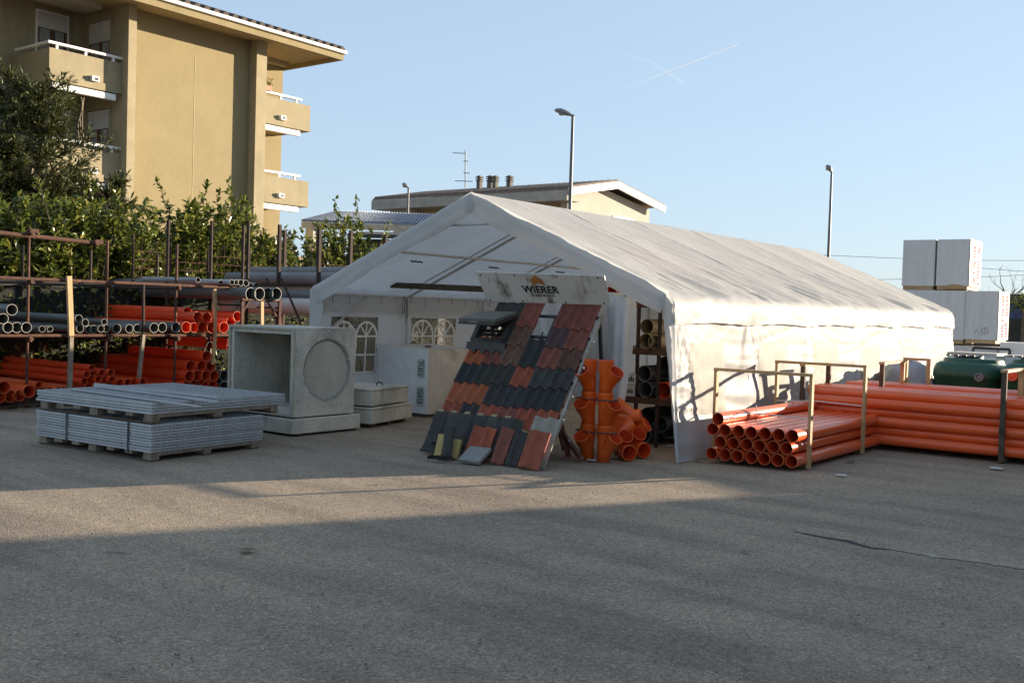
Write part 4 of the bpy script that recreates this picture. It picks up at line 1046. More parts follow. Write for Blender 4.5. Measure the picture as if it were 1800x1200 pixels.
# Y-branch fittings
def fitting_meshes(r, L):
    n = 22
    def tubes(p0, d, segs, mats):
        q = Vector(d).to_track_quat('Z', 'Y').to_matrix(); mb = MB(); mb.lathe(segs, n, p0, q, 0); return mb
    prof = [(r * 1.0, 0), (r * 1.0, L * .62), (r * 1.16, L * .66), (r * 1.16, L * .96), (r * 1.20, L * .97), (r * 1.20, L), (r * 1.10, L)]
    body = MB().lathe([(r * .9, .0), (r * 1.0, 0)] + prof[1:], n); body.lathe([(r * 1.10, L), (r * 1.06, L * .7), (r * .88, L * .6), (r * .88, .002), (r * .9, 0)], n, mi=1)
    q = Matrix.Rotation(R(-42), 3, 'X'); Lb = L * .66
    br = MB().lathe([(r * .97, r * .15), (r * .97, Lb * .6), (r * 1.14, Lb * .66), (r * 1.14, Lb * .97), (r * 1.18, Lb * .98), (r * 1.18, Lb), (r * 1.09, Lb)], n, (0, 0, L * .22), q)
    br.lathe([(r * 1.09, Lb), (r * 1.05, Lb * .7), (r * .86, Lb * .62), (r * .86, Lb * .3), (0.001, Lb * .28)], n, (0, 0, L * .22), q, mi=1)
    ms = [orange_fit, orange_in]
    return body.mesh('pipe_body', ms), br.mesh('branch', ms)
FB, FBR = fitting_meshes(.074, .40)
def fitting(label, loc, rot, group):
    T = thing('branch_fitting', label, 'pipe fitting', (0, 0, 0), group)
    inst('pipe_body', FB, T, Matrix.Identity(4)); inst('branch', FBR, T, Matrix.Identity(4))
    T.location = loc; T.rotation_euler = rot; WM[T.name] = Matrix.LocRotScale(Vector(loc), T.rotation_euler.copy(), None)
    return T
q = on_z(1036, 803); yF = 9.62
zlev = [on_y(1036, py, yF)[2] for py in (802, 745, 688)]
zlev = [0.0, .362, .724]
for i, z in enumerate(zlev):
    for s, px in ((0, 1034), (1, 1063)):
        x = on_y(px, 740, yF)[0]
        ang = (R(184) if s == 0 else R(250)) + rnd.uniform(-.12, .12)
        fitting('orange branch fitting, %s of the %s strapped column' % (('bottom', 'middle', 'top')[i], ('left', 'right')[s]), (x, yF, z + .003), (0, 0, ang), 'strapped orange branch fittings')
x0 = on_y(1018, 740, yF)[0]; x1 = on_y(1084, 740, yF)[0]
for z in (.33, .69):
    mb = MB().tube([(x0 + .02, yF - .10, z), ((x0 + x1) / 2, yF - .115, z - .005), (x1 - .02, yF - .10, z), (x1 - .0, yF + .02, z), ((x0 + x1) / 2, yF + .12, z), (x0, yF + .02, z), (x0 + .02, yF - .10, z)], .008, 5)
    tag(mb.build('packing_strap', strap_m), ('lower' if z < .5 else 'upper') + ' dark packing strap round the two columns of orange fittings', 'strap', 'straps on the orange fittings')
for i, (px, py, Y, rot, lab) in enumerate(((1097, 733, 10.25, (R(100), 0, R(-70)), 'orange branch fitting lying highest on the loose pile'),
                                    (1086, 760, 10.05, (R(62), 0, R(160)), 'orange branch fitting on the left of the loose pile, mouth to the front'),
                                    (1094, 786, 9.95, (R(90), 0, R(55)), 'orange branch fitting on the ground at the front of the loose pile'),
                                    (1113, 760, 10.35, (R(55), R(10), R(100)), 'orange branch fitting tilted on the right of the loose pile'),
                                    (1116, 788, 10.25, (R(90), 0, R(62)), 'orange branch fitting on the ground at the right of the pile'))):
    p = on_y(px, py, Y); M_ = Matrix.Rotation(rot[2], 3, 'Z') @ Matrix.Rotation(rot[1], 3, 'Y') @ Matrix.Rotation(rot[0], 3, 'X')
    loc = Vector(p) - M_ @ Vector((0, 0, .2)); 
    if i in (2, 4): loc.z = .10
    from mathutils import Euler
    fitting(lab, tuple(loc), tuple(M_.to_euler()), 'loose orange branch fittings')
# ------------------------------------------------------------------ roof tile display
def display():
    A, B = on_z(744, 797), on_z(948, 823)
    A[2] = B[2] = 0; ex = Vector(B - A).normalized(); back = Vector((-ex.y, ex.x, 0))
    Wd = (Vector(B) - Vector(A)).length
    # slope from the right rail's top
    top = on_y(1068, 550, 9.93); run = (Vector(top) - Vector(B)).dot(back); rise = top[2]
    es = Vector((back.x * run, back.y * run, rise)); SL = es.length; es.normalize(); en = ex.cross(es).normalized()
    if en.z < 0: en = -en
    O = Vector(A)
    T = thing('roof_tile_display', 'sloping display frame covered with red, brown and slate roof tiles', 'display stand', tuple(O))
    def P(s, t, h=0.): return O + ex * s + es * t + en * h
    for s in (-.01, Wd * .37, Wd * .62): MB().beam(P(s, .42, -.07), P(s, SL - .02, -.07), .04, .04, up=en).build('rail', black_paint, T)
    MB().beam(P(Wd + .02, .30, -.03), P(Wd + .02, SL + .0, -.03), .03, .045, up=en).build('rail', mat('pale_angle_iron', (.42, .38, .32), .5, (.25, .2, .15), 9), T)
    MB().beam(P(-.01, 0.35, -.06), P(-.03, .42, -.10), .07, .05, up=en).build('rail_foot', galv_flat, T)
    for t in np.linspace(.5, SL - .04, 6): MB().beam(P(-.03, t, -.05), P(Wd + .03, t, -.05), .028, .028, up=en).build('batten', black_paint, T)
    for s in (.02, Wd - .02):
        p = P(s, SL - .05, -.09); MB().beam(p, Vector((p.x, p.y, 0)) + back * .25, .035, .035).build('prop', black_paint, T)
    for t in (.62, .92, 1.30, 1.66): MB().lathe([(0, .02), (.014, .018), (.014, 0)], 8, P(Wd + .05, t, -.02), Matrix.Rotation(R(90), 3, 'Y')).build('bolt', white_p, T)
    # tiles: two-roll concrete tile, real thickness
    NT, SP, S5 = 6, Wd / 6.05, Wd / 5.06
    def tile_mesh(name, L, wd, m, rolls=2, flat=.55):
        mb = MB(); n = rolls * 7 + 1; th = .014
        prof = []
        for i in range(n):
            u = i / (n - 1); ph = (u * rolls) % 1 if u < 1 else 1.
            h = .046 * max(0, math.sin(math.pi * min(1, ph / .62))) ** .8 if ph < .62 else 0.
            prof.append((u * wd, h))
        vs = []
        for t in (0, L):
            for (x, h) in prof: vs.append((x, t, h))
            for (x, h) in prof: vs.append((x, t, h - th))
        f = []
        for i in range(n - 1):
            f += [(i, i + 1, 2 * n + i + 1, 2 * n + i), (n + i, 3 * n + i, 3 * n + i + 1, n + i + 1), (i, n + i, n + i + 1, i + 1), (2 * n + i, 2 * n + i + 1, 3 * n + i + 1, 3 * n + i)]
        f += [(0, 2 * n, 3 * n, n), (n - 1, 2 * n - 1, 4 * n - 1, 3 * n - 1)]
        mb.add(vs, f, 0, False); return mb.mesh(name, m)
    def tm(nm, c, c2, sp=None): return mat('tile_' + nm, c, .78, c2, 9, 1., .5, 90, rand=.16, spots=(sp or []) + [(tuple(q * .45 for q in c), 5, .52, .72, (2, .6, 1)), ((.16, .15, .13), 16, .66, .74, (1, .6, 1))])
    lichen = [((.42, .40, .36), 14, .60, .66, (1, .5, 1))]
    TM = dict(R=tm('red', (.33, .078, .036), (.25, .058, .028)), O=tm('orange_red', (.44, .115, .042), (.34, .088, .034)), B=tm('brown', (.145, .060, .035), (.095, .042, .028)),
              M=tm('red_brown', (.25, .072, .044), (.17, .05, .034)), S=tm('slate', (.050, .046, .042), (.033, .030, .028)), K=tm('blue_slate', (.042, .040, .040), (.027, .026, .026)),
              G=tm('dark_green_grey', (.055, .052, .042), (.036, .034, .028)), W=tm('weathered_brown', (.19, .095, .055), (.12, .06, .04), lichen), P=tm('purple_brown', (.105, .055, .055), (.07, .038, .04)))
    Lt = .405
    ME = {k: tile_mesh('roof_tile', Lt, SP * 1.015, m) for k, m in TM.items()}
    # rows listed from the bottom of the slope upwards, letters left to right
    grid = ['RSRMRR', 'OOSKKK', 'KGGRGS', 'OMWKMB', '..W.PM', '..M.MM']
    expo = (SL - .44) / 6.02
    base_t = .46
    for r_, row in enumerate(grid):
        for c_, ch in enumerate(row):
            if ch == '.': continue
            t0 = base_t + r_ * expo * 1.02 - .05
            if r_ == 0: t0 = base_t - .04
            tilt = .055
            y_ = (es * math.cos(tilt) - en * math.sin(tilt)).normalized(); n_ = ex.cross(y_).normalized()
            if n_.z < 0: n_ = -n_
            o = P(c_ * SP + rnd.uniform(-.004, .004), t0 + rnd.uniform(-.008, .008), .030 + rnd.uniform(0, .004))
            inst('roof_tile', ME[ch], T, basis(ex, y_, n_, o))
    # fill-in tiles of the upper right field (the two columns by the right rail) and top-left ridge
    half = {k: tile_mesh('roof_tile', Lt, S5 * .52, TM[k], rolls=1) for k in 'SMRBGPW'}
    def half_tile(s, t, k, h=.034):
        y_ = (es * math.cos(.055) - en * math.sin(.055)).normalized(); n_ = ex.cross(y_).normalized()
        if n_.z < 0: n_ = -n_
        inst('roof_tile', half[k], T, basis(ex, y_, n_, P(s, t, h)))
    for r_ in (4, 5): half_tile(S5 * 1.52, base_t + r_ * expo * 1.02 - .05, 'S', .028)
    for k in range(3): half_tile(S5 * (.35 + .5 * k), SL - .30, 'S', .03)
    # slate sheet left bare below the gap
    MB().beam(P(SP * 3.5, base_t + 3.95 * expo, -.01), P(SP * 3.5, SL - .30, -.01), .01, .02).build('batten', black_paint, T)
    # roof window with its sash tilted out
    w0, w1, t0, t1 = S5 * .12, S5 * 1.55, base_t + 3.98 * expo, SL - .16
    RW = MB()
    for a, b in (((w0, t0), (w1, t0)), ((w0, t1), (w1, t1)), ((w0, t0), (w0, t1)), ((w1, t0), (w1, t1))): RW.beam(P(a[0], a[1], .05), P(b[0], b[1], .05), .06, .10, up=en)
    rwf = mat('roof_window_frame', (.06, .05, .042), .6, (.035, .03, .026), 6); F_ = RW.build('roof_window', rwf, T)
    lead = MB(); n = 17; vs = []
    for j, (tt, hh) in enumerate(((t0 - .03, .10), (t0 - .08, .075), (t0 - .14, .06))):
        for i in range(n): vs.append(P(w0 - .06 + (w1 - w0 + .12) * i / (n - 1), tt + .02 * math.sin(i * 1.5) * (j == 2), hh + .03 * math.sin(i * 1.57) * (j / 2)))
    lead.add(vs, [(j * n + i, j * n + i + 1, (j + 1) * n + i + 1, (j + 1) * n + i) for j in range(2) for i in range(n - 1)], 0, True)
    lead.build('lead_apron', rwf, F_)
    MB().beam(P(w0 + .03, (t0 + t1) / 2, .03), P(w1 - .03, (t0 + t1) / 2, .03), .03, .03, up=en).build('glazing_bar', black_paint, F_)
    MB().beam(P((w0 + w1) / 2, t0 + .03, .03), P((w0 + w1) / 2 + .05, t1, -.1), .04, .03, up=en).build('window_stay', black_paint, F_)
    q = [on_y(816, 556, 9.55), on_y(903, 545, 9.75), on_y(912, 537, 9.98), on_y(846, 540, 9.85)]
    hinge_a, hinge_b = P(w0 - .04, t1 + .02, .10), P(w1 + .04, t1 + .02, .10); out = Vector((-back.x, -back.y, -.04)).normalized()
    out = (-back * .96 + Vector((0, 0, -.20))).normalized(); up_ = ex.cross(out).normalized()
    if up_.z < 0: up_ = -up_
    sl = .46
    MB().prism([hinge_a, hinge_b, hinge_b + out * sl, hinge_a + out * sl], up_ * .035).build('window_sash', mat('sash_sheet', (.17, .155, .12), .6, (.12, .11, .09), 5), F_)
    mb = MB(); 
    for s in (.02, .98): a = hinge_a.lerp(hinge_b, s); mb.beam(a - up_ * .02, a + out * sl - up_ * .02, .035, .03)
    mb.beam(hinge_a + out * sl - up_ * .02, hinge_b + out * sl - up_ * .02, .035, .03); mb.build('sash_frame', rwf, F_)
    # bottom apron of slates and sample tiles with paper tags
    MB().prism([P(-.02, .0, .05), P(S5 * 1.02, .0, .05), P(S5 * 1.02, .42, .0), P(.02, .42, .0)], en * .012).build('slate_sheet', TM['K'], T)
    tag_m = mat('paper_tag', (.30, .235, .12), .7)
    for i in range(6):
        s = S5 * (.22 + i * .60)
        MB().prism([P(s - .035, .50, .112), P(s + .04, .50, .112), P(s + .04, .538, .100), P(s - .035, .538, .100)], en * .004).build('paper_tag', tag_m, T)
        inst('roof_tile', half['SG'[i % 2]], T, basis(ex, es, en, P(s + .05, .10, .078)))
        MB().prism([P(s - .06, .02, .05), P(s + .115, .02, .05), P(s + .115, .50, .105), P(s - .06, .50, .105)], en * .012).build('slate_strip', TM['G'], T)
    # sign board above the tiles
    c = [on_y(857, 530, 9.72), on_y(1072, 536, 9.90), on_y(1062, 485, 9.72), on_y(836, 478, 9.53)]
    c = [Vector(v) for v in c]; sx = (c[1] - c[0]); WS = sx.length; sx.normalize()
    sy = ((c[3] - c[0]) + (c[2] - c[1])) / 2; sy -= sx * sy.dot(sx) * 0; HS = sy.length; sy.normalize()
    sn = sx.cross(sy).normalized()
    if sn.y > 0: sn = -sn
    S = MB().prism([c[0], c[1], c[2], c[3]], -sn * .02).build('sign_board', sign_m, T)
    def SP_(u, v, h=.003): return c[0].lerp(c[1], u).lerp(c[3].lerp(c[2], u), v) + sn * h
    for u, v in ((.03, .9), (.31, .93), (.64, .93), (.95, .93), (.03, .05), (.31, .05), (.66, .05), (.96, .06)):
        MB().lathe([(.0, .006), (.011, .004), (.011, 0)], 8, SP_(u, v, .0), sn.to_track_quat('Z', 'Y').to_matrix()).build('screw', black_p, S)
    def text(body, u0, v0, u1, size, m, off, ext=.002):
        cu = bpy.data.curves.new('lettering', 'FONT'); cu.body = body; cu.size = 1; cu.offset = off; cu.extrude = 0; cu.resolution_u = 3
        o = bpy.data.objects.new('lettering', cu); COL.objects.link(o)
        me = bpy.data.meshes.new_from_object(o.evaluated_get(bpy.context.evaluated_depsgraph_get())); bpy.data.objects.remove(o)
        xs = [v.co.x for v in me.vertices]; ys = [v.co.y for v in me.vertices]; x0, x1, y0 = min(xs), max(xs), 0
        for v in me.vertices:
            u = u0 + (u1 - u0) * (v.co.x - x0) / (x1 - x0); vv = v0 + size * v.co.y
            v.co = SP_(u, vv, .004)
        me.materials.clear(); me.materials.append(m)
        o = bpy.data.objects.new('lettering', me); link(o, S)
    text('WIERER', .338, .36, .632, .335, ink, .028)
    text('il sistema tetto', .405, .235, .588, .155, ink, .004)
    pts = [(.442, .62), (.495, .70), (.545, .60), (.531, .835), (.473, .97), (.422, .84)]
    pts = [(.440, .60), (.487, .70), (.540, .60), (.524, .80), (.474, .955), (.424, .80)]
    MB().add([SP_(u, v, .004) for u, v in pts], [(0, 1, 4, 5), (1, 2, 3, 4)]).build('emblem', emblem_m, S)
    return P, ex, es, en, SP, TM, half, tile_mesh, back, Wd
DP, DX, DS, DN, DSP, DTM, DHALF, tile_mesh, DBACK, DWD = display()
# loose tiles and samples leaning on the foot of the display
def leaning(name, label, cat, s0, wd, L, foot, tilt, m, thick=.02, rolls=0, group=None):
    y_ = (DBACK * math.cos(tilt) + Vector((0, 0, math.sin(tilt)))).normalized(); n_ = DX.cross(y_).normalized()
    if n_.z < 0: n_ = -n_
    o = DP(s0, 0) - DBACK * foot + Vector((0, 0, .017))
    if rolls: me = tile_mesh(name, L, wd, m, rolls)
    else: me = MB().box((0, 0, 0), (wd, L, thick)).mesh(name, m)
    ob = bpy.data.objects.new(name, me); ob.matrix_basis = basis(DX, y_, n_, o); link(ob); return tag(ob, label, cat, group)
pale_t = mat('pale_tile', (.33, .30, .24), .8, (.24, .215, .17), 5, 1., .4, 60)
def s_(px, foot=.08):
    lo, hi = -.6, 2.4
    for _ in range(40):
        m_ = (lo + hi) / 2; p = np.array(DP(m_, 0) - DBACK * foot); c = CM @ (p - CAM)
        if 900 + F * c[0] / c[2] < px: lo = m_
        else: hi = m_
    return lo
leaning('loose_tile', 'red loose tile leaning third from the left at the display foot', 'roof tile', s_(812, .13), .30, .40, .13, R(58), DTM['R'], rolls=2, group='loose tiles at the display foot')
leaning('loose_tile', 'dark red brown loose tile between the red and the slate samples', 'roof tile', s_(860, .15), .17, .42, .15, R(58), DTM['M'], rolls=1, group='loose tiles at the display foot')
leaning('loose_tile', 'narrow slate coloured loose tile left of the biggest red tile', 'roof tile', s_(886, .155), .15, .40, .155, R(58), DTM['S'], rolls=1, group='loose tiles at the display foot')
leaning('loose_tile', 'large smooth red tile leaning at the front right of the display foot', 'roof tile', s_(908, .20), .26, .43, .20, R(57), DTM['R'], rolls=1, group='loose tiles at the display foot')
leaning('pale_sample_tile', 'tall pale beige double roll tile at the right end of the display', 'roof tile', s_(957, .09) - .33, .33, .58, .09, R(57), pale_t, rolls=2)
leaning('paving_slab', 'small square grey slab leaning low in front of the red tile', 'paving slab', s_(806, .32), .27, .26, .32, R(28), mat('grey_slab', (.27, .265, .24), .9, (.2, .195, .175), 20, 1., .5, 90), .035)
ins = mat('yellow_foam', (.48, .36, .13), .9, (.40, .30, .11), 9)
leaning('foam_sample', 'left yellow foam sample behind the black ridge cap', 'foam sample', s_(765, .17), .09, .25, .17, R(72), ins, .03, group='yellow foam samples')
leaning('foam_sample', 'right yellow foam sample behind the black ridge cap', 'foam sample', s_(792, .15), .10, .21, .15, R(70), ins, .03, group='yellow foam samples')
def ridge_caps():
    a = on_z(783, 799); mb = MB(); n = 10
    def half_round(p0, p1, r, name, label):
        d = (Vector(p1) - Vector(p0)); L = d.length; d.normalize(); x = DX; y = d.cross(x).normalized(); 
        if y.y > 0: y = -y
        vs = []
        for t in (0, 1):
            for rr in (r, r - .014):
                for j in range(n):
                    an = math.pi * j / (n - 1); vs.append(Vector(p0) + d * L * t + x * math.cos(an) * rr + y * math.sin(an) * rr)
        f = []
        for j in range(n - 1): f += [(j, j + 1, 2 * n + j + 1, 2 * n + j), (n + j, 3 * n + j, 3 * n + j + 1, n + j + 1), (j, n + j, n + j + 1, j + 1), (2 * n + j, 2 * n + j + 1, 3 * n + j + 1, 3 * n + j)]
        f += [(0, 2 * n, 3 * n, n), (n - 1, 2 * n - 1, 4 * n - 1, 3 * n - 1)]
        o = MB().add(vs, f).build(name, DTM['S']); tag(o, label, 'ridge tile', 'black ridge caps')
    b = Vector(DP(s_(785, .27), 0)) - DBACK * .27; b.z = .02; half_round(b, b + DBACK * .12 + Vector((-.05, 0, .33)), .062, 'ridge_cap', 'black ridge cap standing upright against the display foot')
    half_round(b - DBACK * .12 + DX * -.09, b - DBACK * .10 + DX * .12 + Vector((0, 0, .02)), .075, 'ridge_cap', 'black ridge cap lying on the ground before the upright one')
ridge_caps()
def side_tiles():
    for i, (pa, pb, wd, k, lab) in enumerate((((1026, 812), (975, 742), .16, 'W', 'brown tile leaning outward against the right side of the display'),
                                            ((1003, 808), (985, 735), .26, 'M', 'red brown tile standing behind the leaning one at the display side'))):
        a = Vector(on_z(*pa)); b = Vector(on_y(pb[0], pb[1], a.y + (.12 if i == 0 else .3)))
        y_ = (b - a).normalized(); x_ = Vector((.35, -.9, .25)); x_ = (x_ - y_ * x_.dot(y_)).normalized(); n_ = x_.cross(y_)
        me = tile_mesh('loose_tile', (b - a).length, wd, DTM[k], 1 if i == 0 else 2)
        o = bpy.data.objects.new('loose_tile', me); o.matrix_basis = basis(x_, y_, n_, a + Vector((0, 0, .03))); link(o); tag(o, lab, 'roof tile', 'tiles leaning at the display side')
side_tiles()

# ------------------------------------------------------------------ concrete chamber
def chamber():
    c = on_z(512, 768); c2 = on_z(620, 755); X1, Yf = c[0] + .02, c[1]
    T = thing('concrete_chamber', 'square grey precast concrete chamber with open front and round knock out', 'concrete chamber', (X1 - .6, Yf + .6, 0))
    zt = 1.345; zb = .235; Xa = on_y(405, 575, Yf + .06)[0]; Xb = X1 - .05; Ya, Yb = Yf + .06, c2[1] - .04
    MB().box((Xa - .05, Yf - .0, .03), (X1, Yb + .08, .215)).build('base_slab', concrete, T, .012)
    th = .085
    def wall(name, lo, hi): return MB().box(lo, hi).build(name, concrete, T)
    # body: one casting with an open front; the right wall carries a round recess
    mb = MB(); n = 40
    mb.box((Xa, Ya + .0, zb), (Xa + th, Yb, zt)); mb.box((Xa + th + .001, Ya, zt - th), (Xb - th - .001, Yb, zt)); mb.box((Xa + th + .001, Ya, zb), (Xb - th - .001, Yb, zb + th)); mb.box((Xa + th + .001, Yb - th, zb + th + .001), (Xb - th - .001, Yb, zt - th - .001))
    mb.build('casting', concrete, T)
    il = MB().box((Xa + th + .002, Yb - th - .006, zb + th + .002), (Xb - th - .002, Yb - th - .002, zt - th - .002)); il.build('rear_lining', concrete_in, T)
    # right wall with circular recess
    cy, cz, r = (Ya + Yb) / 2 + .03, (zb + zt) / 2 + .02, .37
    m2 = MB(); N = 96; out = []; ring = []; inr = []
    for j in range(N):
        a = 2 * math.pi * j / N; ca, sa = math.cos(a), math.sin(a)
        k = min(((Yb - cy) if ca > 0 else (cy - Ya)) / max(abs(ca), 1e-6), ((zt - cz) if sa > 0 else (cz - zb)) / max(abs(sa), 1e-6))
        out.append((Xb, cy + ca * k, cz + sa * k)); w_ = r * (1 + .02 * nz(a * 4, 1) + .035 * nz(a * 16, 2)); ring.append((Xb - .001, cy + ca * (w_ + .03 + .012 * nz(a * 22, 6)), cz + sa * (w_ + .03 + .012 * nz(a * 22, 6)))); inr.append((Xb - .030 - .012 * nz(a * 13, 3), cy + ca * (w_ - .006), cz + sa * (w_ - .006)))
    corners = [(Xb, Ya, zb), (Xb, Yb, zb), (Xb, Yb, zt), (Xb, Ya, zt)]
    m2.add(out + ring, [(j, (j + 1) % N, N + (j + 1) % N, N + j) for j in range(N)], 0)
    # corner fills
    for (x, y, z) in corners:
        near = sorted(range(N), key=lambda j: (out[j][1] - y) ** 2 + (out[j][2] - z) ** 2)[:2]
        m2.add([(x, y, z), out[near[0]], out[near[1]]], [(0, 1, 2)])
    m2.add(ring + inr, [(j, (j + 1) % N, N + (j + 1) % N, N + j) for j in range(N)], 1)
    m2.add(inr, [tuple(range(N))], 3)
    # inner side and edges of that wall
    xi = Xb - th
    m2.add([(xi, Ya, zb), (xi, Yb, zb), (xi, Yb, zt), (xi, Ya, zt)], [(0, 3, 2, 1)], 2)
    m2.add([(xi, Ya, zb), (Xb, Ya, zb), (Xb, Ya, zt), (xi, Ya, zt), (xi, Yb, zb), (Xb, Yb, zb), (Xb, Yb, zt), (xi, Yb, zt)], [(0, 1, 2, 3), (3, 2, 6, 7), (1, 0, 4, 5), (5, 4, 7, 6)], 0)
    rough = mat('broken_concrete', (.36, .345, .30), .95, (.24, .23, .20), 14, 1., 1., 60)
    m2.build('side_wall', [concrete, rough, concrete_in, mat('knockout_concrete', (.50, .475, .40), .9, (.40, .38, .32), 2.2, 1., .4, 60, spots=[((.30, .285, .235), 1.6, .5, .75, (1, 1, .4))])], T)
    # recessed rebate round the opening
    f = MB(); e = .035
    for lo, hi in (((Xa, Ya - .03, zb), (Xa + e, Ya - .001, zt)), ((Xb - e, Ya - .03, zb), (Xb, Ya - .001, zt)), ((Xa + e + .001, Ya - .03, zt - e), (Xb - e - .001, Ya - .001, zt)), ((Xa + e + .001, Ya - .03, zb), (Xb - e - .001, Ya - .001, zb + e))): f.box(lo, hi)
    f.build('opening_rim', concrete_yel, T, .006)
    p = thing('wooden_bearer', 'dark timber bearers hidden under the concrete chamber base', 'timber', (X1 - .6, Yf + .6, 0))
    for y in (Yf + .1, Yf + .55, Yb - .05): bx('bearer', (Xa, y, .014), (X1 - .02, y + .08, .029), wood_dk, p)
chamber()
def covers():
    a = on_z(653, 753); rz = R(14)
    for i, (w_, d_, z0, z1, sh) in enumerate(((.86, 1.12, .055, .275, 0), (.80, 1.02, .295, .525, .03))):
        T = thing('concrete_cover', ['lower grey concrete cover slab of the pair beside the chamber', 'upper grey concrete cover slab with black lifting hooks'][i], 'concrete slab', (0, 0, 0), 'stacked concrete covers')
        bx('slab', (-w_ - sh, sh, z0), (-sh, d_ + sh, z1 - .028), concrete, T, .012)
        bx('lid', (-w_ - sh - .012, sh - .012, z1 - .027), (-sh + .012, d_ + sh + .012, z1), concrete, T, .008)
        if i:
            for x, y in ((-.55, .12), (-.30, .62)):
                MB().tube([(x, y, z1 - .005), (x - .01, y, z1 + .035), (x + .03, y + .03, z1 + .05), (x + .06, y + .05, z1 + .03), (x + .05, y + .05, z1 - .0)], .011, 6).build('lifting_hook', black_p, T)
        else:
            for x, y in ((-.14, .2), (-.5, .15)): MB().tube([(x, y, z1), (x + .05, y + .02, z1 + .018), (x + .12, y, z1)], .012, 5).build('lifting_loop', galv, T)
        T.location = a; T.rotation_euler = (0, 0, rz); T.location.z = 0
    P_ = thing('wooden_pallet', 'dark low pallet carrying the two concrete cover slabs', 'pallet', (0, 0, 0), 'wooden pallets')
    for y in (.1, .5, .9): bx('bearer', (-.82, y, .0), (-.04, y + .09, .053), wood_dk, P_)
    P_.location = (a[0], a[1], .001); P_.rotation_euler = (0, 0, rz)
covers()
def white_pack():
    a = on_z(750, 734); b = on_z(664, 723); d = Vector(a - b); L = d.length; ang = math.atan2(d.y, d.x); H_ = 1.0
    T = thing('wrapped_pack', 'white film wrapped insulation pack with two printed labels inside the tent', 'wrapped pack', (0, 0, 0))
    n, m_ = 26, 22
    def skin(fn, name, mt, us=n, vs_=m_): return sheet(fn, np.linspace(0, 1, us), np.linspace(0, 1, vs_)).build(name, mt, T)
    def wr(u, v, s): return .010 * ridged(u * 3 + v * 2.6, v * 1.6 - u, s) + .006 * nz(u * 9, v * 5, s)
    z0 = .05
    skin(lambda u, v: (-L + L * u, -.0 - wr(u, v, 1) * (u * (1 - u) * 4), z0 + (H_ - .0) * v - .035 * u * v), 'front_face', wrap_m)
    skin(lambda u, v: (wr(u, v, 2) * (u * (1 - u) * 4), 1.15 * u, z0 + H_ * v - .035 * v), 'side_face', wrap_film)
    skin(lambda u, v: (-L + L * u, 1.15 * v, z0 + H_ - .035 * u + wr(u, v, 3) * v * (1 - v) * 4), 'top_face', wrap_film)
    skin(lambda u, v: (-L, 1.15 * u, z0 + H_ * v), 'hidden_face', wrap_m, 4, 4)
    lab = mat('printed_label', (.50, .54, .50), .5, (.16, .22, .18), 30, 1., contrast=(.45, .55))
    for z in (.60, .18):
        g_ = MB().box((-.20, -.022, z), (-.07, -.016, z + .27)).build('printed_label', lab, T)
        for k in range(5): bx('print_line', (-.185, -.0245, z + .03 + k * .045), (-.185 + .05 + .05 * rnd.random(), -.0225, z + .045 + k * .045), mat('label_ink', (.06, .09, .07), .6), g_)
    MB().tube([(-.45, .38, z0 + H_ - .012), (-.35, .40, z0 + H_ - .008)], .02, 6).build('film_tail', mat('brown_tape', (.22, .10, .07), .6), T)
    T.location = (a[0], a[1], 0); T.rotation_euler = (0, 0, ang)
    P_ = thing('wooden_pallet', 'dark pallet under the white wrapped insulation pack', 'pallet', (0, 0, 0), 'wooden pallets')
    for y in (.02, .5, 1.0): bx('bearer', (-L + .03, y, 0), (-.03, y + .09, .048), wood_dk, P_)
    P_.location = (a[0], a[1], .001); P_.rotation_euler = (0, 0, ang)
white_pack()

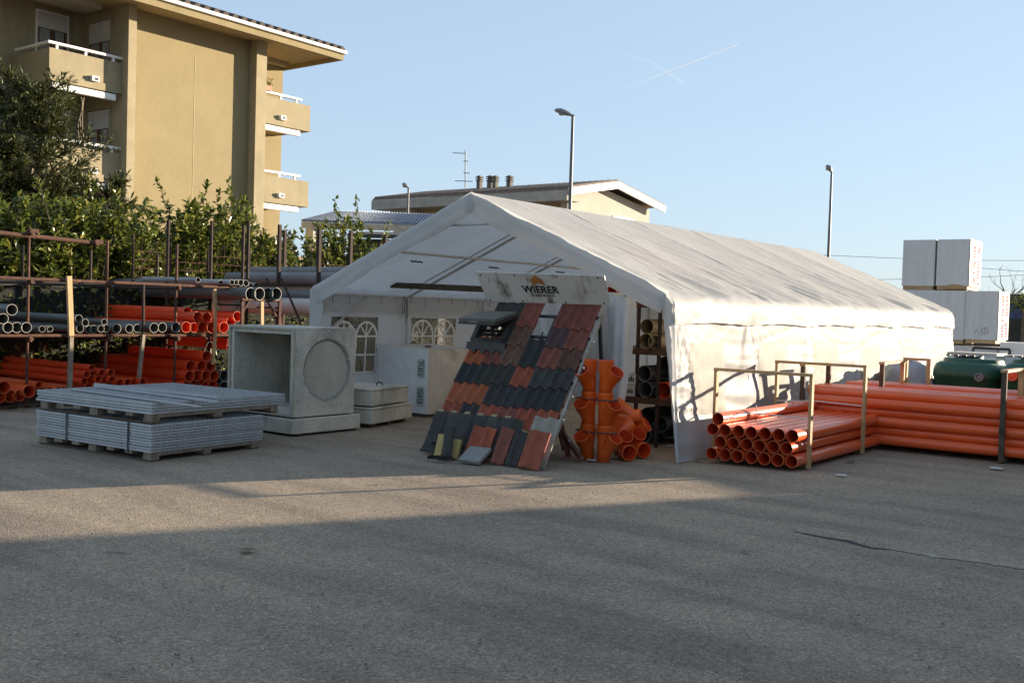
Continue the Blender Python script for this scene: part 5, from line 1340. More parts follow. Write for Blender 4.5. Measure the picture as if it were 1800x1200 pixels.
# ------------------------------------------------------------------ galvanised gratings on pallets
def gratings():
    a = on_z(265, 812); rz = R(4); Lx, Ly = 2.0, 1.50
    def grating_mesh(lx, ly, th, name):
        mb = MB(); e = .006
        for lo, hi in (((-lx, 0, 0), (0, e, th)), ((-lx, ly - e, 0), (0, ly, th)), ((-lx, e, 0), (-lx + e, ly - e, th)), ((-e, e, 0), (0, ly - e, th))): mb.box(lo, hi)
        n = int(ly / .042)
        for i in range(1, n): y = ly * i / n; mb.box((-lx + e, y - .002, .0), (-e, y + .002, th - .001))
        n = int(lx / .05)
        for i in range(1, n): x = -lx * i / n; mb.box((x - .003, e, th - .012), (x + .003, ly - e, th + .0005))
        # rough bearing-bar ends along the right edge
        k = int(ly / .042)
        for i in range(k): y = ly * (i + .5) / k; mb.box((.0005, y - .008, .003), (.005 + .003 * (i % 2), y + .008, th - .004))
        return mb.mesh(name, galv)
    def pallet(label, z, w_, d_, hgt):
        P_ = thing('wooden_pallet', label, 'pallet', (0, 0, 0), 'wooden pallets'); bh = hgt - .036
        for y in (0, d_ / 2 - .05, d_ - .1):
            bx('bottom_board', (-w_, y, .0), (0, y + .1, .016), wood_dk, P_)
            for x in (-w_, -w_ / 2 - .07, -.13): bx('block', (x, y, .0165), (x + .13, y + .1, bh), wood_old, P_)
        for k in range(7): bx('deck_board', (-w_ + (w_ - .12) * k / 6, 0, bh + .0005), (-w_ + (w_ - .12) * k / 6 + .12, d_, hgt - .002), wood_old, P_)
        P_.location = (a[0], a[1], z); P_.rotation_euler = (0, 0, rz); return P_
    z0 = .09
    pallet('lower pallet under the thick stack of steel gratings', .002, 1.94, 1.44, z0)
    g1 = grating_mesh(Lx, Ly, .0225, 'steel_grating'); N1 = 10; pit = .0288
    for i in range(N1):
        o = bpy.data.objects.new('steel_grating', g1); link(o)
        o.location = (a[0] + rnd.uniform(-.008, .012), a[1] + rnd.uniform(-.008, .008), z0 + .003 + i * pit); o.rotation_euler = (0, 0, rz + rnd.uniform(-.004, .004))
        tag(o, 'galvanised steel grating in the lower stack, %s from the bottom' % ORD[i], 'grating', 'gratings in the lower stack')
    zt = z0 + .003 + N1 * pit
    for k, x in enumerate((-1.42, -.36)):
        rot = Matrix.Rotation(rz, 3, 'Z'); mb = MB()
        mb.box((x - .012, -.012, z0 - .02), (x + .012, -.009, zt + .004), rot=rot, at=(a[0], a[1], 0)); mb.box((x - .012, -.012, zt + .0045), (x + .012, Ly + .01, zt + .007), rot=rot, at=(a[0], a[1], 0))
        tag(mb.build('steel_band', strap_m), ['left', 'right'][k] + ' dark steel band round the lower stack of gratings', 'strap', 'bands on the gratings')
    zp = zt + .0075; hp_ = .092
    pallet('upper pallet between the two stacks of steel gratings', zp, 1.92, 1.72, hp_)
    g2 = grating_mesh(Lx, Ly + .33, .0235, 'steel_grating_large'); z2 = zp + hp_
    for i in range(4):
        o = bpy.data.objects.new('steel_grating', g2); link(o); o.location = (a[0] + rnd.uniform(-.01, .012), a[1] + rnd.uniform(-.01, .01), z2 + .003 + i * .0303); o.rotation_euler = (0, 0, rz + rnd.uniform(-.005, .005))
        tag(o, 'galvanised steel grating in the upper stack, %s from the bottom' % ORD[i], 'grating', 'gratings in the upper stack')
    zt2 = z2 + .003 + 4 * .0303
    for i, (p0, p1, w_, m_, lab) in enumerate((((128, 682), (352, 712), .055, galv_flat, 'pale flat bar lying nearest on top of the gratings'),
                                        ((168, 677), (382, 704), .05, galv, 'grey channel bar in the middle on top of the gratings'),
                                        ((168, 674), (384, 697), .045, galv, 'grey angle bar lying furthest on top of the gratings'))):
        A_, B_ = Vector(on_z(*p0, zt2 + .02)), Vector(on_z(*p1, zt2 + .02)); mb = MB(); h = [.008, .016, .018][i]; z = zt2 + .002
        A_.z = B_.z = z + h / 2
        mb.beam(A_, B_, w_, h)
        if i: 
            s = (B_ - A_).cross(Vector((0, 0, 1))).normalized() * (w_ / 2 - .002); mb.beam(A_ + s + Vector((0, 0, h / 2 + .0055)), B_ + s + Vector((0, 0, h / 2 + .0055)), .004, .010)
        tag(mb.build('steel_bar', m_), lab, 'steel bar', 'bars on the gratings')
gratings()
# ------------------------------------------------------------------ pipe rack along the hedge
RX = -14.7
def Zx(zx, zy, X=RX): return on_x(zx / 3.53, 380 + zy / 3.53, X)
def rack():
    T = thing('pipe_rack', 'rusty scaffold pipe rack along the hedge with two rail levels', 'rack', (RX - 1.5, 9, 0))
    zm = on_x(200, 587, RX)[2] - .02; zu = on_x(190, 494, RX)[2] - .02
    def post(px, py_top, X=RX, m=rust, r=.022, pyb=None):
        t = on_x(px, py_top, X); o = MB().tube([(X, t[1], 0.01), (X, t[1], t[2])], r, 8).build('post', m, T); return t
    tops = [post(51, 400), post(189, 422), post(311, 428)]
    post(-90, 380)
    for px in (51, 189, 311):
        y = on_x(px, 500, RX)[1]
        for z in (zm - .05, zu - .03):
            MB().lathe([(.0, -.045), (.045, -.04), (.045, .04), (.0, .045)], 8, (RX + .03, y, z)).box((RX + .03, y - .02, z - .02), (RX + .09, y + .02, z + .02)).build('clamp', rust, T)
    yl, yr = on_x(-120, 500, RX)[1], on_x(445, 500, RX)[1]
    for z in (zm, zu): MB().tube([(RX + .05, yl, z), (RX + .05, yr, z)], .026, 8).build('rail', rust, T)
    for z in (zm, zu): MB().tube([(RX - 2.6, yl, z), (RX - 2.6, yr, z)], .026, 8).build('rail', rust_dk, T)
    a, b = on_x(-60, 403, RX), on_x(170, 427.5, RX)
    MB().tube([a, b], .034, 8).build('top_rail', rust, T)
    for p_, nm in ((on_x(54, 408, RX + .04), 0), (on_x(168, 427, RX + .02), 1)):
        MB().lathe([(0, -.05), (.055, -.04), (.055, .04), (0, .05)], 8, p_).box((p_[0], p_[1] - .03, p_[2] - .01), (p_[0] + .05, p_[1] + .1, p_[2] + .05)).build('clamp', rust, T)
    for y in (tops[0][1], tops[1][1], tops[2][1], on_x(428, 500, RX)[1]):
        MB().tube([(RX - 2.6, y, 0), (RX - 2.6, y, 2.5)], .026, 8).build('post', rust_dk, T)
        for z in (zm, zu): MB().tube([(RX + .06, y + .05, z - .05), (RX - 2.65, y + .05, z - .05)], .024, 6).build('bearer', rust_dk, T)
    # timber battens wedged upright in front of the rails
    def batten(p0, p1, wd, X, m=wood_old):
        MB().beam(on_x(*p0, X), on_x(*p1, X), wd, .05, up=(1, 0, 0)).build('timber_prop', m, T)
    batten((121, 485), (125, 590), .075, RX + .10, wood_new); batten((125, 592), (122, 690), .06, RX + .10, wood_old)
    batten((377, 508), (378, 590), .045, RX + .09, wood_new); batten((378, 592), (373, 640), .045, RX + .09, wood_new)
    batten((252, 500), (252, 586), .025, RX + .08, rust_dk); batten((252, 588), (243, 676), .05, RX + .08, wood_old)
    # uprights at the right end of the rack
    for px, ty in ((437, 388), (428, 396), (372, 388), (296, 386)): post(px, ty, RX - .5 - (.6 if px in (372, 296) else 0), rust_dk, .03)
    MB().tube([on_x(380, 572, RX - .6), on_x(345, 640, RX - .6)], .02, 6).build('brace', rust_dk, T); MB().tube([on_x(345, 580, RX - .6), on_x(380, 610, RX - .6)], .02, 6).build('brace', rust_dk, T)
    return zm, zu
ZM, ZU = rack()
DIR = (1, 0, 0)
def zpipe(zx, zy, r, ms, lab, L=5., key='', dx=0., rest=None, grp=None, X=RX):
    e = Zx(zx, zy, X + .12 + dx); depth = (CM @ (e - CAM))[2]; rr = r / 3.53 * depth / F
    rr = max(.02, round(rr / .004) * .004)
    d = (1, rnd.uniform(-.012, .012), rnd.uniform(-.004, .004))
    return pipe('pipe', lab, e, d, L, rr, ms, key=key, group=grp)
def series(lst, ms, fmt, key, grp, L=5., X=RX, dxs=(0, .06)):
    for i, q in enumerate(lst): zpipe(q[0], q[1], q[2], ms, fmt[i] if isinstance(fmt, list) else fmt % ORD[i], L if len(q) < 4 else q[3], key, rnd.uniform(-dxs[1], dxs[1]), grp=grp, X=X)
series([(1230, 395, 16, 1.6), (1370, 410, 15, 2.4), (1440, 411, 18), (1467, 411, 17), (1495, 412, 20), (1527, 415, 20), (1555, 426, 14), (1590, 428, 15)], GL, 'light grey pipe on the top rail of the rack, %s from the left', 'gl', 'light grey pipes on the top rail', 4.6)
series([(75, 580, 34), (20, 636, 34), (0, 690, 32), (50, 690, 33), (105, 690, 32), (165, 690, 32)], GR, ['large grey pipe lying highest on the middle rail, beside the first rack post', 'large grey pipe in the second layer at the left end of the middle rail'] + ['large grey pipe in the bottom layer of the middle rail, %s from the left' % o_ for o_ in ORD[:4]], 'gr', 'large grey pipes on the middle rail')
series([(230, 702, 20), (262, 700, 20), (293, 700, 20), (312, 700, 18), (497, 698, 25), (552, 700, 22), (583, 700, 24), (628, 698, 22), (660, 697, 24), (726, 697, 29), (803, 697, 27), (852, 695, 27), (957, 692, 31), (1008, 690, 31), (1093, 690, 31)], GR, 'grey pipe resting on the middle rail, %s from the left in the bottom row', 'gr', 'grey pipes on the middle rail')
series([(490, 635, 25), (530, 660, 23), (648, 655, 20)], GR, 'grey pipe lying on other grey pipes of the middle rail, %s from the left', 'gr', 'grey pipes on the middle rail')
series([(1157, 688, 35), (1205, 690, 32), (1258, 690, 36), (1314, 690, 35), (1390, 690, 35)], ORR, 'orange red pipe on the middle rail, %s from the left in the bottom row', 'orr', 'orange red pipes on the middle rail')
series([(1228, 627, 33), (1286, 628, 33), (1433, 655, 33), (1473, 622, 33)], ORR, 'orange red pipe in the upper row on the middle rail, %s from the left', 'orr', 'orange red pipes on the middle rail')
series([(1160, 1055, 34), (1222, 1066, 35), (1275, 1060, 34), (1322, 1055, 36)], ORR, 'orange pipe in the ground row of the chamber pile, %s from the left', 'orr', 'orange pipes piled by the chamber')
series([(1178, 993, 36), (1230, 990, 35), (1280, 990, 34), (1330, 992, 34)], ORR, 'orange pipe in the second row of the chamber pile, %s from the left', 'orr', 'orange pipes piled by the chamber')
series([(1185, 930, 36), (1253, 930, 34), (1310, 928, 34)], ORR, 'orange pipe in the third row of the chamber pile, %s from the left', 'orr', 'orange pipes piled by the chamber')
zpipe(1283, 868, 33, ORR, 'single orange pipe on top of the pile by the concrete chamber', 2.2, 'orr', .05, grp='orange pipes piled by the chamber')
series([(1393, 990, 35), (1393, 1058, 34)], GR, 'grey pipe on the ground between orange pipes and chamber, %s from the top', 'gr', 'grey pipes by the chamber', 3.)
series([(553, 1055, 23), (526, 1025, 23), (541, 982, 23), (580, 970, 22), (572, 942, 22)], ORR, 'thin orange pipe at the left of the middle ground pile, %s from the bottom', 'orr', 'orange pipes of the middle ground pile', 5.)
series([(612, 1013, 23), (655, 1012, 23), (697, 1013, 23), (635, 970, 22), (691, 972, 24), (600, 1055, 22), (645, 1055, 22)], ORR, ['thin orange pipe in the second row, right half of the middle ground pile, %s' % o_ for o_ in ('left one', 'centre one', 'right one')] + ['thin orange pipe topping the right half of the middle ground pile, %s' % o_ for o_ in ('left one', 'right one')] + ['thin orange pipe lowest in the right half of the middle ground pile, %s' % o_ for o_ in ('left one', 'right one')], 'orr', 'orange pipes of the middle ground pile', 4.6)
series([(748, 1035, 26), (795, 1032, 25), (836, 1030, 25), (888, 1030, 26)], ORR, 'orange pipe in the low row behind the gratings, %s from the left', 'orr', 'orange pipes of the low row', 4.6)
series([(930, 1062, 17), (967, 1058, 17), (998, 1058, 17), (1030, 1060, 18), (1075, 1060, 22)], ORR, 'small orange pipe in the low row before the chamber pile, %s from the left', 'orr', 'small orange pipes of the low row', 4.)
GX = -14.85
series([(25, 1062, 40, 2.2), (0, 1120, 38, 2.), (68, 1117, 39, 1.8), (125, 1112, 36, 1.6), (182, 1086, 40, .75)], OR, ['short orange pipe lying on top of others at the left frame edge', 'short orange pipe on the ground cut by the left frame edge', 'short orange pipe on the ground beside the one at the frame edge', 'short orange pipe on the ground tucked under a slightly higher one', 'stubby orange pipe in front of the first rack post'], 'ors', 'short orange pipes at the left edge', 1.5, GX + .25)
series([(242, 1047, 22), (262, 1076, 16), (290, 1074, 15), (310, 1073, 15), (362, 1073, 16), (392, 1072, 16), (425, 1068, 19)], OR, 'thin orange pipe on the ground left of the gratings, %s from the left', 'ors', 'thin orange pipes left of the gratings', 1.3, GX + .1)
tag(MB().box((GX - 1.2, on_x(-30, 700, GX)[1], .02), (GX + .15, on_x(120, 700, GX)[1], .05)).build('timber_bearer', wood_dk), 'dark timber bearer under the short orange pipes at the left', 'timber')
# long orange pipes lying deeper in the rack, seen from the side
def deep(px0, py0, r, X0, L, ms, lab, key, grp):
    e = on_x(px0, py0, X0); pipe('pipe', lab, e, (1, 0, 0), L, r, ms, key=key, group=grp)
for i, (px, py) in enumerate(((404, 600), (403, 606), (402, 612))): deep(px, py - 2, .05, RX - .7, 3.4, ORR, 'orange pipe under the middle rail behind the braces, %s from the top' % ORD[i], 'orr', 'orange pipes under the middle rail')
for i, (px, py) in enumerate(((330, 549), (345, 556))): deep(px, py, .085, RX - .25, 4.6, ORR, 'long orange pipe lying back on the middle rail, %s from the left' % ORD[i], 'orr', 'orange pipes behind the middle rail')
# the right end of the rack: big grey pipes over a sawhorse
def right_end():
    X = -14.1
    for i, px in enumerate((441, 456.5, 471.5, 486.5)):
        e = on_x(px, 516.5, X + .05 * (i % 2)); pipe('pipe', 'big grey pipe on the sawhorse behind the chamber, %s from the left' % ORD[i], e, (1, 0, 0), 4.6, .108, GR, key='big', group='big grey pipes on the sawhorse')
    T = thing('sawhorse', 'rusty sawhorse carrying four big grey pipes', 'trestle', tuple(on_x(462, 600, X)))
    z = on_x(462, 528, X)[2] - .0; ya, yb = on_x(425, 528, X)[1], on_x(494, 528, X)[1]
    MB().tube([(X, ya, z), (X, yb, z)], .025, 8).build('top_bar', rust, T); MB().tube([(X, ya, z - .12), (X, yb, z - .12)], .016, 8).build('lower_bar', rust_dk, T)
    for (p0, p1, m, r) in (((460, 530), (461, 640), wood_new, .035), ((492, 530), (488, 640), rust, .03), ((490, 532), (502, 640), rust, .018), ((438, 530), (424, 552), rust, .018), ((470, 530), (486, 556), rust, .018), ((426, 530), (424, 640), rust, .03)):
        a, b = on_x(*p0, X + .03), on_x(*p1, X + .03); b[2] = max(b[2], .0)
        MB().beam(a, b, r * 1.6, r * 1.2, up=(1, 0, 0)).build('leg', m, T)
right_end()
def big_rack():
    Y = 13.0; T = thing('stanchion_rack', 'tall dark stanchions holding big bluish grey pipes behind the tent', 'rack', tuple(on_y(500, 560, Y)))
    for px, ty, dy in ((492, 395, 0), (501, 405, .9), (562, 402, 0), (560, 410, .9), (617, 405, 0), (668, 428, .9), (678, 414, 0)):
        a = on_y(px, ty, Y + dy - .2); MB().box((a[0] - .028, a[1] - .028, 0), (a[0] + .028, a[1] + .028, a[2])).build('stanchion', rust_dk, T)
    for (p0, p1) in (((468, 489), (486, 522)), ((495, 490), (530, 570))):
        MB().tube([on_y(*p0, Y - .6), on_y(*p1, Y - .6)], .022, 6).build('brace', rust_dk, T)
    z = [on_y(520, py, Y)[2] for py in (474, 489, 503, 518)]
    xe = TX0 - 1.0
    for i, (zz, r, dy) in enumerate(((z[0], .075, .45), (z[1], .112, .1), (z[2] - .01, .085, .35), (z[3], .095, .05))):
        pipe('pipe', 'big bluish grey pipe between the stanchions, %s from the top' % ORD[i], (-13.75, Y + dy, zz), (1, 0, 0), 3.5 + .25 * (i == 2) - .3 * (i == 0), r, [grey_big, grey_rim, grey_in], key='bb', group='big bluish grey pipes between the stanchions')
    for k, zz in enumerate((z[1] - .12, z[3] - .115)): MB().tube([(-17, Y + .25, zz), (-13.8, Y + .25, zz)], .02, 6).build('bearer', rust_dk, T)
    zw = on_y(500, 538, Y - .1)[2]
    o = pipe('pipe', 'wide white pipe with rounded end under the grey pipes behind the tent', (-13.95, Y - .1, zw), (1, 0, 0), 2.5, .16, [white_pipe, white_pipe, beige_m], key='wp', group='white pipes behind the tent')
    q = on_x(405, 534, RX - .8)
    W = thing('white_tank_bottom', 'white rounded cone bottom showing under the grey pipes of the rack', 'tank', tuple(q))
    MB().lathe([(0.02, -.24), (.10, -.20), (.21, -.05), (.23, .02), (.23, .10), (.2, .11)], 20, q).build('cone', white_pipe, W); MB().lathe([(.232, -.012), (.236, .0), (.232, .012)], 20, Vector(q) - Vector((0, 0, .02))).build('band', black_p, W)
    MB().tube([(q[0], q[1], 0), (q[0], q[1], q[2] - .2)], .03, 6).build('leg', rust_dk, W)
big_rack()

# ------------------------------------------------------------------ framed bundles of orange pipes on the right
def wood_frame(label, x0, x1, y, zt, m=wood_new, low=.0, dbl=False, grp='timber frames round the orange pipes', w_=.036):
    T = thing('bundle_crate', label, 'timber frame', ((x0 + x1) / 2, y, 0), grp)
    for x in (x0, x1): bx('frame_post', (x - w_ / 2, y - .03, .01), (x + w_ / 2, y + .03, zt - .034), m, T)
    bx('top_bar', (x0 - w_ / 2 - .004, y - .034, zt - .033), (x1 + w_ / 2 + .004, y + .034, zt), m, T)
    bx('bottom_bar', (x0 + w_ / 2 + .001, y - .03, .012), (x1 - w_ / 2 - .001, y + .03, .045), wood_dk, T)
    return T
def small_bundle():
    xr, xl = -4.135, -5.27; y1, y2 = 10.86, 12.62
    wood_frame('pale timber frame round the near end of the small pipe bundle', xl, xr, y1, 1.05)
    wood_frame('pale timber frame round the far end of the small pipe bundle', xl, xr, y2, 1.10)
    d = .139; px = .147; x0 = -5.09; dz = .136; L = 3.1
    def P(x, z, lab, y=None): 
        ye = (10.44 + (x - x0) * .12 if y is None else y) + rnd.uniform(-.012, .012)
        pipe('pipe', lab, (x, ye, z), (rnd.uniform(-.004, .004), -1, 0), L, d / 2, OR, .0042, 'orange pipes of the small bundle', key='sm')
    ws = ['bottom', 'middle', 'top']
    for i in range(7): P(x0 + i * px, .045 + d / 2, 'orange pipe in the bottom row of the small framed bundle, %s from the tent' % ORD[i])
    for i in range(6): P(x0 + (i + .5) * px + .02, .045 + d / 2 + dz, 'orange pipe in the middle row of the small framed bundle, %s from the tent' % ORD[i])
    for i in range(7): P(x0 + i * px + .0, .045 + d / 2 + 2 * dz, 'orange pipe in the top row of the small framed bundle, %s from the tent' % ORD[i])
    P(x0 + .07, .045 + d / 2 + 3 * dz - .014, 'single orange pipe lying loose on top of the small framed bundle', 10.42)
    for y, z in ((y1, .555), (y2, .60)):
        mb = MB().tube([(xl + .02, y - .033, z - .02), ((xl + xr) / 2, y - .036, z + .015), (xr - .02, y - .034, z)], .008, 5); tag(mb.build('strap', strap_w), 'white strap knotted across the %s frame of the small bundle' % ('near' if y == y1 else 'far'), 'strap', 'straps on the small bundle')
    mb = MB().tube([(-4.72, y1 + .0, .56), (-4.74, y1 - .05, .62), (-4.75, y1 - .05, .66)], .007, 4); tag(mb.build('strap_tail', strap_w), 'loose white strap tail standing up on the small bundle', 'strap')
small_bundle()
def long_bundles():
    d = .128; dz = .113; L = 6.0
    for b, (Y, xe, nc, nm) in enumerate(((13.28, -5.12, 6, 'front'), (14.6, -5.05, 6, 'rear'))):
        for r_ in range(6):
            for c_ in range(nc - (r_ % 2)):
                y = Y + (c_ + (.5 if r_ % 2 else 0)) * (d + .006)
                xx = xe + rnd.uniform(-.03, .03) + (.16 if b == 0 and r_ < 4 else 0)
                if b == 0 and r_ < 5: xx = max(xx, -5.0)
                pipe('pipe', 'long orange pipe of the %s long bundle, %s row up, %s back' % (nm, ORD[r_], ORD[c_]), (xx, y, .075 + d / 2 + r_ * dz), (-1, 0, rnd.uniform(-.002, .002)), L, d / 2, OR, .004, 'orange pipes of the %s long bundle' % nm, key='lg')
    ym = 13.2; 
    def fr(x, y0, y1, zt, label, ms, low=0.02):
        T = thing('bundle_crate', label, 'timber frame', (x, (y0 + y1) / 2, 0), 'timber frames round the long pipe bundles')
        for y, m in ((y0, ms[0]), (y1, ms[1])): bx('frame_post', (x - .03, y - .022, low), (x + .03, y + .022, zt - .034), m, T)
        bx('top_bar', (x - .04, y0 - .03, zt - .033), (x + .04, y1 + .03, zt), wood_new, T)
        bx('bottom_bar', (x - .04, y0 + .023, .012), (x + .04, y1 - .023, .07), wood_dk, T)
        return T
    x3 = on_y(1763, 700, 13.12)[0]
    T = fr(x3, 13.16, 14.10, on_y(1764, 650, 13.14)[2], 'weathered timber frame at the right of the front long bundle', (wood_dk, wood_new))
    bx('splice_plate', (x3 - .033, 13.125, .36), (x3 + .033, 13.137, .42), black_p, T)
    x4 = on_y(1457, 640, 14.1)[0]
    fr(x4, 13.16, 14.10, on_y(1457, 637, 14.1)[2], 'dark timber frame near the left end of the front long bundle', (wood_dk, wood_dk))
    x5 = on_y(1552, 640, 14.5)[0]
    fr(x5, 14.48, 15.42, on_y(1552, 636, 14.5)[2], 'dark timber frame near the left end of the rear long bundle', (wood_dk, wood_new))
    x6 = on_y(1592, 632, 14.5)[0]
    T = thing('bundle_crate', 'pale square timber frame standing behind the rear long bundle', 'timber frame', (x6, 15.6, 0), 'timber frames round the long pipe bundles')
    a, b = on_y(1593, 634, 15.55), on_y(1634, 634, 15.55); z = on_y(1610, 629, 15.55)[2]
    for q in (a[0], b[0]): bx('frame_post', (q - .03, 15.5, .01), (q + .03, 15.56, z - .036), wood_new, T)
    bx('top_bar', (a[0] - .03, 15.5, z - .035), (b[0] + .03, 15.56, z), wood_new, T)
    bx('side_bar', (a[0] - .09, 15.565, .01), (a[0] - .04, 15.62, z - .05), wood_new, T)
    x7 = on_y(1797, 660, 14.5)[0]
    fr(x7, 14.48, 15.42, on_y(1797, 650, 14.5)[2], 'pale timber frame of the rear bundle cut by the right frame edge', (wood_new, wood_new))
    for b, Y in enumerate((13.2, 14.5)):
        P_ = thing('wooden_bearer', ['dark timber bearers under the front long bundle', 'dark timber bearers under the rear long bundle'][b], 'timber', (-3, Y, 0), 'bearers under the long bundles')
        for x in (-4.3, -2.2, -.3): bx('bearer', (x, Y + .05, .013), (x + .09, Y + .82, .072), wood_dk, P_)
long_bundles()
# green tanks behind the bundles
def tank(px, py, Y, label, wd, ports):
    c = on_y(px, py, Y); z = c[2]; T = thing('septic_tank', label, 'tank', (c[0], Y + .7, 0), 'green plastic tanks')
    n = 44; mb = MB(); hw, hd = wd / 2, .62
    prof = [(.93, .02), (.97, .06), (.97, z - .30), (1.0, z - .29), (1.0, z - .24), (.985, z - .17), (.93, z - .09), (.82, z - .055)]
    vs = []
    for (s, zz) in prof:
        for j in range(n):
            a = 2 * math.pi * j / n; ca, sa = math.cos(a), math.sin(a); e = .55
            vs.append((c[0] + hw * s * math.copysign(abs(ca) ** e, ca), Y + .66 + hd * s * math.copysign(abs(sa) ** e, sa), zz))
    k = len(prof); mb.add(vs, [(i * n + j, i * n + (j + 1) % n, (i + 1) * n + (j + 1) % n, (i + 1) * n + j) for i in range(k - 1) for j in range(n)], 0, True)
    mb.add(vs[-n:], [tuple(range(n))]); mb.build('tank_body', green_t, T)
    sh = wd * .02
    MB().lathe([(hw * .86, z - .15), (hw * .86, z - .03), (hw * .82, z), (hw * .78, z + .0), (0, z + .0)], 36, (c[0] + sh, Y + .66, 0)).build('dome', green_t, T)
    MB().lathe([(hw * .42, z + .001), (hw * .42, z + .035), (0, z + .035)], 28, (c[0] + sh - .06, Y + .62, 0)).build('lid', black_p, T)
    for i in range(5): bx('lid_lug', (c[0] + sh - .34 + i * .12, Y + .36, z + .036), (c[0] + sh - .28 + i * .12, Y + .42, z + .055), black_p, T)
    for (qx, qy, r, m_) in ports:
        p = on_y(qx, qy, Y + .02)
        MB().lathe([(r, .0), (r, .06), (r * .82, .062), (r * .80, .03), (r * .55, .028), (r * .5, .04), (0, .042)], 20, (p[0], Y + .045, p[2]), Matrix.Rotation(R(90), 3, 'X')).build('inlet_port', m_, T)
tank(1690, 631, 16.6, 'whole green plastic tank with grey inlet port behind the orange pipes', 1.02, ((1721, 663, .062, mat('grey_port', (.28, .29, .28), .5)),))
tank(1806, 634, 16.5, 'green plastic tank with orange port cut by the right frame edge', .80, ((1779, 660, .08, orange_m),))
# rocks / wrapped things by the wall
def lump(px, py, Y, rx, rz, m, name, label, cat, seed, sag=0.):
    c = on_y(px, py, Y); me = bpy.data.meshes.new(name); bm = bmesh.new(); bmesh.ops.create_icosphere(bm, subdivisions=4, radius=1)
    for v in bm.verts:
        q = v.co.copy(); f = 1 + .22 * nz(q.x * 1.6 + seed, q.y * 1.6, q.z * 1.6) + .07 * nz(q.x * 5, q.y * 5, q.z * 5 + seed)
        v.co = Vector((q.x * rx * f, q.y * rx * .8 * f, max(-.3, q.z) * rz * f))
    for f in bm.faces: f.smooth = True
    bm.to_mesh(me); bm.free(); me.materials.append(m); o = bpy.data.objects.new(name, me); o.location = (c[0], Y, c[2] - rz); link(o)
    zl = min(v.co.z for v in me.vertices)
    for v in me.vertices:
        if v.co.z < zl * .6: v.co.z -= (o.location.z + zl - .01) * min(1, (v.co.z / zl - .6) / .3) if v.co.z / zl > .6 else 0
    tag(o, label, cat)
lump(1536, 652, 17.2, .28, .30, mat('mesh_bag', (.20, .17, .14), .9, (.10, .085, .07), 18, 1., .9, 50), 'full_sack', 'brown grey full sack standing against the tent wall', 'sack', 2)
lump(1596, 634, 16.9, .42, .42, mat('grey_cover_sheet', (.36, .36, .36), .6, (.28, .28, .29), 4, 1., .7, 8), 'covered_heap', 'heap covered by a crumpled grey sheet left of the green tank', 'covered heap', 7)
# grey slabs behind the tanks
def slabs():
    for i, (p0, p1, p2, Y, lab) in enumerate((((1665, 618), (1752, 622), 668, 19.0, 'left long grey concrete slab stack behind the green tank'), ((1766, 624), (1850, 628), 668, 19.0, 'right grey concrete slab stack behind the green tanks'))):
        a, b = on_y(*p0, Y), on_y(*p1, Y); T = thing('concrete_slab', lab, 'concrete slab', (a[0], Y, 0), 'grey slabs behind the tanks')
        bx('slab', (a[0], Y, .02), (b[0], Y + .8, a[2] - .03), block_m, T); bx('top_film', (a[0] - .004, Y - .004, a[2] - .029), (b[0] + .004, Y + .804, a[2]), block_wrap, T)
    a, b = on_y(1752, 624, 19.02), on_y(1766, 624, 19.02)
    T = thing('block_pack', 'pack end with red print between the two grey slabs', 'block pack', (a[0], 19.3, 0))
    bx('block', (a[0] + .01, 19.05, .02), (b[0] - .01, 19.7, a[2] - .02), block_m, T); bx('wrap_film', (a[0] + .008, 19.03, .45), (b[0] - .008, 19.046, a[2] - .015), block_wrap, T)
    for k in range(4): bx('red_print', (a[0] + .03, 19.022, a[2] - .16 - k * .07), (b[0] - .03, 19.028, a[2] - .12 - k * .07), red_print, T)
slabs()

